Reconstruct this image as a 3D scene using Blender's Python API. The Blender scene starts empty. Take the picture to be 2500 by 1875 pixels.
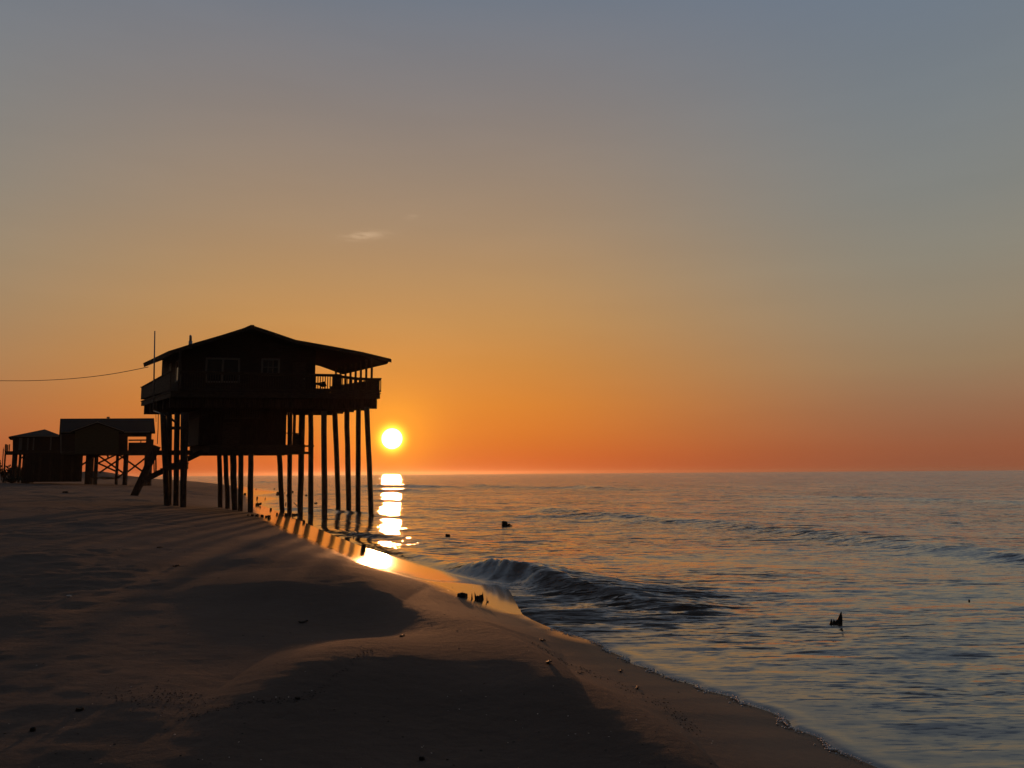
import bpy, bmesh, math, random
import numpy as np
from mathutils import Vector, Matrix, Euler

random.seed(7)
RNG = np.random.default_rng(11)
sc = bpy.context.scene
COL = sc.collection
R = math.radians

# ------------------------------------------------------------------ camera
F = 1889.0                                  # focal length in photo pixels (photo is 2500 x 1875)
CAM = Vector((0.0, 0.0, 2.2))
PITCH, ROLL = math.atan((1156 - 937.5) / F), R(-0.40)
ROT = (Matrix.Rotation(R(90) + PITCH, 3, 'X') @ Matrix.Rotation(ROLL, 3, 'Z'))
cd = bpy.data.cameras.new("camera")
cam = bpy.data.objects.new("camera", cd)
COL.objects.link(cam)
cam.location = CAM
cam.rotation_euler = ROT.to_euler()
cd.sensor_width = 36.0
cd.lens = 36.0 * F / 2500.0
cd.clip_start = 0.05
cd.clip_end = 40000
sc.camera = cam

def ray(px, py):
    return (ROT @ Vector(((px - 1250) / F, (937.5 - py) / F, -1.0))).normalized()

# ------------------------------------------------------------------ sky and sun
SUN = ray(957, 1071)
SUN_EL = math.asin(SUN.z)
SUN_AZ = math.atan2(SUN.x, SUN.y)

def lin(c):
    out = []
    for v in c:
        v = v / 255.0
        out.append(v / 12.92 if v <= 0.04045 else ((v + 0.055) / 1.055) ** 2.4)
    return out

world = bpy.data.worlds.new("World")
sc.world = world
world.use_nodes = True
wt = world.node_tree
wt.nodes.clear()
def N(t, kind, **kw):
    n = t.nodes.new(kind)
    for k, v in kw.items():
        if k == 'inp':
            for i, val in v.items():
                n.inputs[i].default_value = val
        else:
            setattr(n, k, v)
    return n
def M(t, op, a, b=None, c=None, clamp=False):
    n = t.nodes.new('ShaderNodeMath'); n.operation = op; n.use_clamp = clamp
    for i, v in enumerate((a, b, c)):
        if v is None: continue
        if isinstance(v, (int, float)): n.inputs[i].default_value = v
        else: t.links.new(v, n.inputs[i])
    return n.outputs[0]
def VM(t, op, a, b=None, s=None):
    n = t.nodes.new('ShaderNodeVectorMath'); n.operation = op
    for i, v in enumerate((a, b)):
        if v is None: continue
        if isinstance(v, (tuple, list, Vector)): n.inputs[i].default_value = tuple(v)
        else: t.links.new(v, n.inputs[i])
    if s is not None:
        if isinstance(s, (int, float)): n.inputs['Scale'].default_value = s
        else: t.links.new(s, n.inputs['Scale'])
    return n
def MIX(t, fac, a, b, mode='MIX'):
    n = t.nodes.new('ShaderNodeMix'); n.data_type = 'RGBA'; n.blend_type = mode
    for sock, v in ((n.inputs[0], fac), (n.inputs[6], a), (n.inputs[7], b)):
        if isinstance(v, (int, float)): sock.default_value = v
        elif isinstance(v, (tuple, list)): sock.default_value = (*v[:3], 1)
        else: t.links.new(v, sock)
    return n.outputs[2]
def MR(t, v, a, b, lo=0.0, hi=1.0, smooth=True):
    n = t.nodes.new('ShaderNodeMapRange')
    if smooth: n.interpolation_type = 'SMOOTHSTEP'
    t.links.new(v, n.inputs[0])
    for i, x in enumerate((a, b, lo, hi)): n.inputs[i + 1].default_value = x
    return n.outputs[0]
def RAMP(t, fac, stops, scale=1.0):
    n = t.nodes.new('ShaderNodeValToRGB'); cr = n.color_ramp
    while len(cr.elements) < len(stops): cr.elements.new(0.5)
    for e, (p, c) in zip(cr.elements, stops):
        e.position = p / scale; e.color = (*c, 1)
    t.links.new(fac, n.inputs[0])
    return n.outputs[0]

tc = N(wt, 'ShaderNodeTexCoord')
dirv = VM(wt, 'NORMALIZE', tc.outputs['Generated']).outputs[0]
sep = N(wt, 'ShaderNodeSeparateXYZ'); wt.links.new(dirv, sep.inputs[0])
elev = M(wt, 'MULTIPLY', M(wt, 'ARCSINE', sep.outputs[2]), 180 / math.pi)
elevc = M(wt, 'DIVIDE', M(wt, 'MAXIMUM', elev, 0.0), 90.0)
theta = M(wt, 'MULTIPLY', M(wt, 'ARCCOSINE', M(wt, 'MINIMUM', VM(wt, 'DOT_PRODUCT', dirv, SUN).outputs['Value'], 0.9999999)), 180 / math.pi)
flat = VM(wt, 'NORMALIZE', VM(wt, 'MULTIPLY', dirv, (1, 1, 0)).outputs[0]).outputs[0]
sh = Vector((SUN.x, SUN.y, 0)).normalized()
az = M(wt, 'MULTIPLY', M(wt, 'ARCCOSINE', M(wt, 'MINIMUM', VM(wt, 'DOT_PRODUCT', flat, sh).outputs['Value'], 0.9999999)), 180 / math.pi)

near_sky = [(0, (200, 90, 42)), (1, (204, 96, 42)), (3, (206, 112, 44)), (5, (205, 122, 48)), (8, (196, 131, 64)),
            (11, (187, 138, 82)), (14, (177, 139, 95)), (18, (162, 136, 108)), (22, (149, 132, 116)),
            (27, (132, 126, 124)), (33, (113, 121, 133)), (50, (76, 84, 98)), (90, (48, 54, 66))]
far_sky = [(0, (146, 84, 58)), (1.5, (150, 90, 62)), (4, (150, 106, 78)), (7, (150, 124, 95)), (10, (147, 131, 108)),
           (14, (140, 134, 120)), (18, (131, 132, 127)), (24, (121, 128, 133)), (33, (105, 119, 137)),
           (50, (72, 82, 98)), (90, (48, 54, 66))]
back_sky = [(0, (44, 34, 30)), (6, (46, 37, 34)), (20, (40, 37, 38)), (50, (40, 42, 48)), (90, (48, 54, 66))]
ca = RAMP(wt, elevc, [(p, lin(c)) for p, c in near_sky], 90.0)
cb = RAMP(wt, elevc, [(p, lin(c)) for p, c in far_sky], 90.0)
cc = RAMP(wt, elevc, [(p, lin(c)) for p, c in back_sky], 90.0)
sky = MIX(wt, MR(wt, az, 7, 40), ca, cb)
sky = MIX(wt, MR(wt, az, 48, 120), sky, cc)
def glow(width, power, colour, base):
    g = M(wt, 'EXPONENT', M(wt, 'MULTIPLY', M(wt, 'POWER', M(wt, 'DIVIDE', theta, width), power), -1.0))
    v = VM(wt, 'SCALE', tuple(colour), None, g).outputs[0]
    return MIX(wt, 1.0, base, v, 'ADD')
sky = glow(9.0, 1.3, (0.09, 0.022, 0.0), sky)
sky = glow(2.6, 1.5, (0.42, 0.20, 0.005), sky)
sky = glow(0.92, 3.0, (2.2, 1.35, 0.10), sky)
sky = glow(0.70, 12.0, (9.0, 7.5, 5.0), sky)
# the two faint wisps of cloud above the house
wn = N(wt, 'ShaderNodeTexNoise', inp={'Scale': 60.0, 'Detail': 4.0})
wm = N(wt, 'ShaderNodeMapping', inp={'Scale': (1.0, 1.0, 5.0)})
wt.links.new(dirv, wm.inputs[0]); wt.links.new(wm.outputs[0], wn.inputs['Vector'])
for (cx, cy, wx, wy, amp) in ((890, 575, 45, 9, 0.20), (1005, 529, 14, 5, 0.07)):
    c0 = ray(cx, cy)
    ex = (ray(cx + 60, cy - 6) - c0).normalized(); ey = c0.cross(ex).normalized()
    dx = M(wt, 'DIVIDE', M(wt, 'SUBTRACT', VM(wt, 'DOT_PRODUCT', dirv, ex).outputs['Value'], c0.dot(ex)), wx / F)
    dy = M(wt, 'DIVIDE', M(wt, 'SUBTRACT', VM(wt, 'DOT_PRODUCT', dirv, ey).outputs['Value'], c0.dot(ey)), wy / F)
    g = M(wt, 'EXPONENT', M(wt, 'MULTIPLY', M(wt, 'ADD', M(wt, 'MULTIPLY', dx, dx), M(wt, 'MULTIPLY', dy, dy)), -1.0))
    g = M(wt, 'MULTIPLY', g, M(wt, 'MULTIPLY', MR(wt, wn.outputs[0], 0.3, 0.65), amp))
    sky = MIX(wt, 1.0, sky, VM(wt, 'SCALE', (0.75, 0.55, 0.38), None, g).outputs[0], 'ADD')
hz = N(wt, 'ShaderNodeTexNoise', inp={'Scale': 3.0, 'Detail': 5.0, 'Roughness': 0.6})
hm_ = N(wt, 'ShaderNodeMapping', inp={'Scale': (1.0, 1.0, 6.0)}); wt.links.new(dirv, hm_.inputs[0]); wt.links.new(hm_.outputs[0], hz.inputs['Vector'])
sky = VM(wt, 'SCALE', sky, None, MR(wt, hz.outputs[0], 0.3, 0.7, 0.985, 1.015)).outputs[0]
nish = N(wt, 'ShaderNodeTexSky')
nish.sky_type = 'NISHITA'; nish.sun_disc = False
nish.sun_elevation = SUN_EL; nish.sun_rotation = SUN_AZ
nish.dust_density = 3.0; nish.air_density = 1.2
bg1 = N(wt, 'ShaderNodeBackground'); wt.links.new(sky, bg1.inputs[0]); bg1.inputs[1].default_value = 0.97
bg2 = N(wt, 'ShaderNodeBackground'); wt.links.new(nish.outputs[0], bg2.inputs[0]); bg2.inputs[1].default_value = 0.004
add = N(wt, 'ShaderNodeAddShader'); out = N(wt, 'ShaderNodeOutputWorld')
wt.links.new(bg1.outputs[0], add.inputs[0]); wt.links.new(bg2.outputs[0], add.inputs[1])
wt.links.new(add.outputs[0], out.inputs[0])

sl = bpy.data.lights.new("sun", 'SUN')
sl.energy = 0.95; sl.angle = R(1.3); sl.color = (1.0, 0.40, 0.14)
so = bpy.data.objects.new("sun", sl); COL.objects.link(so)
so.location = (-20, 100, 60)
so.rotation_euler = (-SUN).to_track_quat('-Z', 'Y').to_euler()

sc.view_settings.view_transform = 'Standard'
sc.view_settings.look = 'None'
sc.view_settings.exposure = 0.0
sc.view_settings.gamma = 1.0
sc.cycles.max_bounces = 6
sc.cycles.sample_clamp_indirect = 4.0
sc.cycles.volume_bounces = 1

# ------------------------------------------------------------------ geometry helpers
def onz(px, py, z=0.0):
    d = ray(px, py)
    t = (z - CAM.z) / d.z
    return CAM + d * t
def atY(px, py, Y):
    d = ray(px, py)
    return CAM + d * (Y / d.y)

def vnoise(x, y, scale, seed=0):
    x = x / scale; y = y / scale
    xi = np.floor(x).astype(np.int64); yi = np.floor(y).astype(np.int64)
    fx = x - xi; fy = y - yi
    fx = fx * fx * fx * (fx * (fx * 6 - 15) + 10); fy = fy * fy * fy * (fy * (fy * 6 - 15) + 10)
    def h(a, b):
        n = (a * 374761393 + b * 668265263 + seed * 974634777) & 0x7fffffff
        n = ((n ^ (n >> 13)) * 1274126177) & 0x7fffffff
        return ((n ^ (n >> 16)) & 0xffff) / 65535.0
    v = (h(xi, yi) * (1 - fx) + h(xi + 1, yi) * fx) * (1 - fy) + (h(xi, yi + 1) * (1 - fx) + h(xi + 1, yi + 1) * fx) * fy
    return v * 2 - 1

def seg_dist(P, X, Y, vals=None):
    """distance to polyline P (n x 2); also side of the nearest piece, arc value"""
    best = np.full(X.shape, 1e18); side = np.zeros(X.shape); val = np.zeros(X.shape)
    for i in range(len(P) - 1):
        ax, ay = P[i]; bx, by = P[i + 1]
        dx, dy = bx - ax, by - ay
        L2 = dx * dx + dy * dy + 1e-12
        t = np.clip(((X - ax) * dx + (Y - ay) * dy) / L2, 0, 1)
        qx = X - (ax + t * dx); qy = Y - (ay + t * dy)
        d = qx * qx + qy * qy
        m = d < best
        best = np.where(m, d, best)
        side = np.where(m, np.sign(dx * (Y - ay) - dy * (X - ax)), side)
        if vals is not None:
            val = np.where(m, vals[i] * (1 - t) + vals[i + 1] * t, val)
    return np.sqrt(best), side, val

def inside(poly, X, Y):
    res = np.zeros(X.shape, bool)
    n = len(poly)
    for i in range(n):
        x1, y1 = poly[i]; x2, y2 = poly[(i + 1) % n]
        if y1 == y2: continue
        c = ((y1 > Y) != (y2 > Y)) & (X < (x2 - x1) * (Y - y1) / (y2 - y1) + x1)
        res ^= c
    return res

def catmull(P, sub=6):
    P = [np.array(p, float) for p in P]; out = []
    for i in range(len(P) - 1):
        p0 = P[max(i - 1, 0)]; p1 = P[i]; p2 = P[i + 1]; p3 = P[min(i + 2, len(P) - 1)]
        for k in range(sub):
            t = k / sub
            out.append(0.5 * (2 * p1 + (p2 - p0) * t + (2 * p0 - 5 * p1 + 4 * p2 - p3) * t * t + (3 * p1 - p0 - 3 * p2 + p3) * t ** 3))
    out.append(P[-1])
    return np.array(out)

# waterline (photo pixels on z=0), near to far
near_px = [(2136, 1872), (2045, 1833), (2000, 1801), (1933, 1777), (1925, 1759), (1880, 1737), (1809, 1714),
           (1796, 1702), (1721, 1685), (1697, 1671), (1647, 1659), (1603, 1642), (1592, 1634), (1545, 1621),
           (1531, 1607), (1487, 1590), (1467, 1573), (1396, 1549), (1352, 1536)]
mid_px = [(1300, 1513), (1277, 1500), (1264, 1472), (1250, 1447), (1236, 1429), (1180, 1420), (1100, 1400), (1000, 1370),
          (920, 1346), (860, 1324), (800, 1300), (745, 1275), (700, 1256), (660, 1241), (628, 1230), (655, 1222),
          (678, 1217), (645, 1213), (616, 1210), (650, 1206), (682, 1202), (655, 1197), (620, 1192), (590, 1188),
          (560, 1184), (520, 1179.6), (470, 1175.6), (400, 1171.6), (300, 1169.4), (100, 1168.3)]
W0 = [(9.5, -30.0), (6.2, -8.0), (4.2, 1.5)]
W = W0 + [tuple(onz(*p)[:2]) for p in near_px + mid_px]
W.append((-2400, 1800)); W.append((-9000, 4500))
W = np.array(W)
LAND = list(map(tuple, W)) + [(-30000, 4500), (-30000, -30000), (9.5, -30000)]
# upper edge of the wet shining strip
L_px = [(1420, 1560), (1352, 1536), (1275, 1496), (1150, 1456), (1060, 1431), (950, 1396), (850, 1361), (760, 1321), (680, 1283), (642, 1264), (622, 1246), (612, 1228), (600, 1212), (585, 1200)]
Lw = np.array([(30.0, 2.0)] + [tuple(onz(px, py, 0.06 + 0.14 * min(1, max(0, (1400 - px) / 300)))[:2]) for px, py in L_px] + [(-80, 220)])

crests = [  # sand swells: (pixels on about z=0.5, amplitude, near width, far width)
    ([(430, 1424), (620, 1427), (780, 1433), (950, 1451), (1120, 1492), (1290, 1543), (1400, 1590)], 0.21, 1.2, 2.4, 0.48),
    ([(560, 1650), (680, 1634), (800, 1617), (930, 1604), (1060, 1602), (1250, 1624), (1450, 1688), (1650, 1785), (1800, 1880), (1900, 1960)], 0.22, 1.5, 1.3, 0.42),
    ([(520, 1352), (660, 1358), (790, 1378), (900, 1408), (1000, 1440)], 0.14, 1.4, 2.2, 0.5),
    ([(560, 1300), (660, 1318), (760, 1346), (850, 1372)], 0.05, 1.0, 2.4, 0.5),
    ([(-60, 1338), (60, 1326), (200, 1330), (300, 1349)], 0.07, 1.3, 2.2, 0.9),
    ([(-60, 1280), (60, 1278), (150, 1280), (240, 1290)], 0.07, 1.6, 3.0, 1.2),
    ([(230, 1640), (330, 1640), (440, 1662)], 0.03, 0.5, 0.9, 0.7),
]
CR = []
for pts, A, wn_, wf_, zz in crests:
    P = catmull([tuple(onz(px, py, zz)[:2]) for px, py in pts], 5)
    n = len(P); v = [A * math.sin(math.pi * min(0.5, 1.9 * min(i, n - 1 - i) / n)) for i in range(n)]
    CR.append((P, v, wn_, wf_))

PROF_S = np.array([-400, -120, -30, -8, -2, 0, 2, 4.5, 7, 12, 20, 35, 60, 200])
PROF_Z = np.array([-6, -4, -1.8, -0.62, -0.20, 0, 0.21, 0.47, 0.72, 0.95, 1.20, 1.50, 1.66, 1.75])
def prof(s):
    a = 0
    for k in (-0.9, -0.45, 0, 0.45, 0.9):
        a = a + np.interp(s + k * np.clip(np.abs(s) * 0.5, 0.02, 1.2), PROF_S, PROF_Z)
    return a / 5

def terrain(X, Y, fine=True):
    X = np.atleast_1d(np.asarray(X, float)); Y = np.atleast_1d(np.asarray(Y, float))
    d, _, _ = seg_dist(W, X, Y)
    s = np.where(inside(LAND, X, Y), d, -d)
    z = prof(s)
    lowk = np.clip((Y - 3.0) / 31.0, 0, 1); lowk = lowk * lowk * (3 - 2 * lowk)
    z = np.where(z > 0, z * (1 - 0.50 * (1 - lowk) * np.clip((s - 2.0) / 5.0, 0, 1)), z)
    land = np.clip((s - 0.3) / 3.0, 0, 1)
    if fine:
        for P, v, wn_, wf_ in CR:
            o_ = np.argsort(P[:, 0])
            yc = np.interp(X, P[o_, 0], P[o_, 1]); vc = np.interp(X, P[o_, 0], np.array(v)[o_], 0, 0)
            dd = Y - yc
            z += vc * np.exp(-(dd / np.where(dd > 0, wf_, wn_)) ** 2) * np.clip(s / 1.5, 0, 1)
    z += land * 0.035 * vnoise(X + 0.4 * Y, Y, 7.0, 1) * np.clip(s / 8, 0, 1)
    rough = np.clip((s - 3.2) / 3.5, 0, 1)
    z += rough * (0.026 * vnoise(X, Y, 1.7, 2) + 0.018 * vnoise(X, Y, 0.6, 3) * np.clip(0.55 + vnoise(X, Y, 3.1, 12), 0.25, 1) + 0.013 * vnoise(X, Y, 0.2, 4) * np.clip(0.5 + vnoise(X, Y, 2.3, 13), 0.2, 1) + 0.02 * vnoise(X, Y, 1.1, 14) * np.clip((Y - 12) / 10, 0, 1))
    z += land * (0.004 * vnoise(X, Y, 0.45, 5) + 0.0025 * vnoise(X * 0.4 + Y * 0.2, Y, 0.11, 6))
    # far dune beyond the neighbouring houses
    gx = (X + 122) / 16.0; gy = (Y - 215) / 16.0
    z += 2.0 * np.exp(-(gx ** 2 + gy ** 2) ** 1.2) * (1 + 0.25 * vnoise(X, Y, 5, 8))
    gx = (X + 175) / 40.0; gy = (Y - 190) / 30.0
    z += 2.6 * np.exp(-(gx ** 2 + gy ** 2)) * (1 + 0.25 * vnoise(X, Y, 7, 9))
    return z, s

def ground(px, py):
    """where the ray of a photo pixel meets the sand or the sea"""
    d = ray(px, py)
    if d.z > -1e-4:
        return CAM + d * 300
    ts = np.concatenate([np.linspace(3, 60, 900), np.linspace(60, 400, 900)])
    X = CAM.x + d.x * ts; Y = CAM.y + d.y * ts; Z = CAM.z + d.z * ts
    z, _ = terrain(X, Y)
    z = np.maximum(z, 0)
    k = np.argmax(Z < z)
    if not (Z < z).any():
        return onz(px, py)
    return Vector((X[k], Y[k], z[k]))

# ------------------------------------------------------------------ materials
def mat(name, colour=(0.1, 0.1, 0.1), rough=0.7, metal=0.0, noise=None, bump=None, ior=1.45):
    m = bpy.data.materials.new(name); m.use_nodes = True
    t = m.node_tree; p = t.nodes['Principled BSDF']
    p.inputs['Roughness'].default_value = rough
    p.inputs['Metallic'].default_value = metal
    p.inputs['IOR'].default_value = ior
    co = N(t, 'ShaderNodeTexCoord').outputs['Object']
    if noise:
        sc_, amt, stretch = noise
        mp = N(t, 'ShaderNodeMapping', inp={'Scale': stretch}); t.links.new(co, mp.inputs[0])
        n = N(t, 'ShaderNodeTexNoise', inp={'Scale': sc_, 'Detail': 6.0, 'Roughness': 0.6}); t.links.new(mp.outputs[0], n.inputs['Vector'])
        c = MIX(t, MR(t, n.outputs[0], 0.3, 0.7), [v * (1 - amt) for v in colour], [v * (1 + amt) for v in colour])
        t.links.new(c, p.inputs['Base Color'])
        if bump:
            b = N(t, 'ShaderNodeBump', inp={'Strength': bump, 'Distance': 0.02})
            t.links.new(n.outputs[0], b.inputs['Height']); t.links.new(b.outputs[0], p.inputs['Normal'])
    else:
        p.inputs['Base Color'].default_value = (*colour, 1)
    return m

MT = {
    'pile': mat('weathered piling wood', (0.085, 0.06, 0.045), 0.85, noise=(5, 0.5, (3, 3, 0.4)), bump=0.6),
    'board': mat('old deck boards', (0.10, 0.075, 0.055), 0.85, noise=(6, 0.4, (0.6, 0.6, 4)), bump=0.4),
    'siding': mat('brown siding', (0.075, 0.05, 0.038), 0.8, noise=(4, 0.3, (0.5, 0.5, 8)), bump=0.4),
    'lower': mat('lower room boards', (0.065, 0.045, 0.035), 0.85, noise=(4, 0.35, (5, 5, 0.4)), bump=0.4),
    'shingle': mat('roof shingles', (0.026, 0.020, 0.016), 0.9, noise=(12, 0.4, (1, 1, 3)), bump=0.5),
    'trim': mat('weathered pale trim', (0.26, 0.24, 0.21), 0.6, noise=(8, 0.12, (1, 1, 1))),
    'glass': mat('window glass', (0.02, 0.02, 0.025), 0.06, ior=1.5),
    'metal': mat('galvanised metal', (0.45, 0.44, 0.42), 0.45, metal=0.6, noise=(10, 0.2, (1, 1, 1))),
    'cable': mat('black cable', (0.02, 0.02, 0.02), 0.6),
    'stump': mat('waterlogged wood', (0.03, 0.022, 0.018), 0.55, noise=(18, 0.5, (1, 1, 0.5)), bump=0.8),
    'greenwall': mat('olive siding', (0.11, 0.10, 0.06), 0.8, noise=(4, 0.25, (0.5, 0.5, 8)), bump=0.3),
    'leaf': mat('dune shrub leaves', (0.045, 0.06, 0.03), 0.7, noise=(3, 0.4, (1, 1, 1))),
    'shell': mat('pale shell', (0.62, 0.52, 0.45), 0.3, noise=(60, 0.2, (1, 1, 1))),
    'weed': mat('dark seaweed', (0.028, 0.020, 0.014), 0.75, noise=(30, 0.4, (1, 1, 1))),
    'foam': mat('sea foam', (0.75, 0.74, 0.72), 0.45, noise=(90, 0.1, (1, 1, 1)), bump=0.5),
    'chair': mat('chair plastic', (0.05, 0.045, 0.04), 0.5),
}

# sand
ms = bpy.data.materials.new('beach sand'); ms.use_nodes = True
t = ms.node_tree; p = t.nodes['Principled BSDF']
geo = N(t, 'ShaderNodeNewGeometry').outputs['Position']
wet = N(t, 'ShaderNodeAttribute', attribute_name='wet').outputs['Fac']
damp = N(t, 'ShaderNodeAttribute', attribute_name='damp').outputs['Fac']
n1 = N(t, 'ShaderNodeTexNoise', inp={'Scale': 0.35, 'Detail': 8.0, 'Roughness': 0.65}); t.links.new(geo, n1.inputs['Vector'])
n2 = N(t, 'ShaderNodeTexNoise', inp={'Scale': 220.0, 'Detail': 3.0}); t.links.new(geo, n2.inputs['Vector'])
n3 = N(t, 'ShaderNodeTexNoise', inp={'Scale': 9.0, 'Detail': 7.0, 'Roughness': 0.62}); t.links.new(geo, n3.inputs['Vector'])
mp = N(t, 'ShaderNodeMapping', inp={'Scale': (0.35, 2.2, 1.0), 'Rotation': (0, 0, R(18))}); t.links.new(geo, mp.inputs[0])
n4 = N(t, 'ShaderNodeTexNoise', inp={'Scale': 1.6, 'Detail': 6.0, 'Roughness': 0.7}); t.links.new(mp.outputs[0], n4.inputs['Vector'])
dry = MIX(t, MR(t, n1.outputs[0], 0.35, 0.65), (0.090, 0.068, 0.056), (0.130, 0.100, 0.084))
dry = MIX(t, MR(t, n4.outputs[0], 0.52, 0.75, 0, 0.45), dry, (0.085, 0.062, 0.052))
dry = MIX(t, MR(t, n2.outputs[0], 0.3, 0.7, 0, 0.35), dry, (0.12, 0.09, 0.08))
dcol = MIX(t, damp, dry, (0.095, 0.062, 0.045))
wcol = MIX(t, wet, dcol, (0.035, 0.024, 0.018))
t.links.new(wcol, p.inputs['Base Color'])
ro = MIX(t, wet, MIX(t, damp, (0.92,) * 3, (0.55,) * 3), (0.22,) * 3)
t.links.new(ro, p.inputs['Roughness'])
p.inputs['IOR'].default_value = 1.4
t.links.new(wet, p.inputs['Coat Weight']); p.inputs['Coat Roughness'].default_value = 0.09; p.inputs['Coat IOR'].default_value = 1.55
bs = M(t, 'SUBTRACT', 1.0, M(t, 'MULTIPLY', wet, 0.97))
hh = M(t, 'ADD', M(t, 'MULTIPLY', n3.outputs[0], 0.022), M(t, 'MULTIPLY', n2.outputs[0], 0.0035))
b = N(t, 'ShaderNodeBump', inp={'Distance': 1.5}); t.links.new(hh, b.inputs['Height'])
bs = M(t, 'MULTIPLY', bs, M(t, 'SUBTRACT', 0.75, M(t, 'MULTIPLY', damp, 0.6)))
t.links.new(bs, b.inputs['Strength']); t.links.new(b.outputs[0], p.inputs['Normal'])
MT['sand'] = ms

# sea
mw = bpy.data.materials.new('sea water'); mw.use_nodes = True
t = mw.node_tree; p = t.nodes['Principled BSDF']
geoN = N(t, 'ShaderNodeNewGeometry')
chop = N(t, 'ShaderNodeAttribute', attribute_name='chop').outputs['Fac']
acc = None
for (scale, stretch, amp, rot) in ((0.9, (0.5, 1.0, 1.0), 0.08, 8), (2.6, (0.30, 1.0, 1.0), 0.20, -5), (8.0, (0.22, 1.0, 1.0), 0.32, 7), (26.0, (0.30, 1.0, 1.0), 0.26, -9)):
    mp = N(t, 'ShaderNodeMapping', inp={'Scale': stretch, 'Rotation': (0, 0, R(rot))}); t.links.new(geoN.outputs['Position'], mp.inputs[0])
    nn = N(t, 'ShaderNodeTexNoise', inp={'Scale': scale, 'Detail': 2.0, 'Roughness': 0.5}); t.links.new(mp.outputs[0], nn.inputs['Vector'])
    v = VM(t, 'SUBTRACT', nn.outputs['Color'], (0.5, 0.5, 0.5)).outputs[0]
    v = VM(t, 'MULTIPLY', v, (amp * 0.45, amp, 0)).outputs[0]
    acc = v if acc is None else VM(t, 'ADD', acc, v).outputs[0]
acc = VM(t, 'SCALE', acc, None, chop).outputs[0]
dash = None
for (scale, stretch, amp, rot, lo_, hi_) in ((1.1, 0.35, 0.26, 4, 0.56, 0.70), (3.2, 0.26, 0.46, -4, 0.55, 0.66), (9.0, 0.20, 0.60, 5, 0.55, 0.65), (24.0, 0.22, 0.50, -6, 0.55, 0.66)):
    mp = N(t, 'ShaderNodeMapping', inp={'Scale': (stretch, 1.0, 1.0), 'Rotation': (0, 0, R(rot)), 'Location': (scale, 3.3, 0)}); t.links.new(geoN.outputs['Position'], mp.inputs[0])
    nn = N(t, 'ShaderNodeTexNoise', inp={'Scale': scale, 'Detail': 3.0, 'Roughness': 0.55}); t.links.new(mp.outputs[0], nn.inputs['Vector'])
    v = M(t, 'MULTIPLY', MR(t, nn.outputs[0], lo_, hi_), amp)
    dash = v if dash is None else M(t, 'ADD', dash, v)
dash = M(t, 'MULTIPLY', dash, N(t, 'ShaderNodeAttribute', attribute_name='riffle').outputs['Fac'])
acc = VM(t, 'ADD', acc, VM(t, 'SCALE', (0.0, -1.0, 0.0), None, dash).outputs[0]).outputs[0]
# shoreward faces of the waves are the steeper ones, the more so the further out
steep = N(t, 'ShaderNodeAttribute', attribute_name='steep').outputs['Fac']
acc = VM(t, 'ADD', acc, VM(t, 'SCALE', (0.0, -1.0, 0.0), None, steep).outputs[0]).outputs[0]
nrm = VM(t, 'NORMALIZE', VM(t, 'ADD', geoN.outputs['Normal'], acc).outputs[0]).outputs[0]
t.links.new(nrm, p.inputs['Normal'])
p.inputs['Base Color'].default_value = (0.145, 0.105, 0.070, 1)
p.inputs['Roughness'].default_value = 0.06
p.inputs['IOR'].default_value = 1.5
p.inputs['Coat Weight'].default_value = 0.7
p.inputs['Coat IOR'].default_value = 1.45
p.inputs['Coat Roughness'].default_value = 0.035
t.links.new(nrm, p.inputs['Coat Normal'])
MT['sea'] = mw

# ------------------------------------------------------------------ object helpers
ORI = {}
def tag(o, label=None, cat=None, group=None, kind=None):
    if label: o['label'] = label
    if cat: o['category'] = cat
    if group: o['group'] = group
    if kind: o['kind'] = kind
    return o
def empty(name, loc, label, cat, group=None):
    o = bpy.data.objects.new(name, None); COL.objects.link(o); o.location = loc
    o.empty_display_size = 0.3
    ORI[o.name] = Vector(loc)
    return tag(o, label, cat, group)

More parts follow.
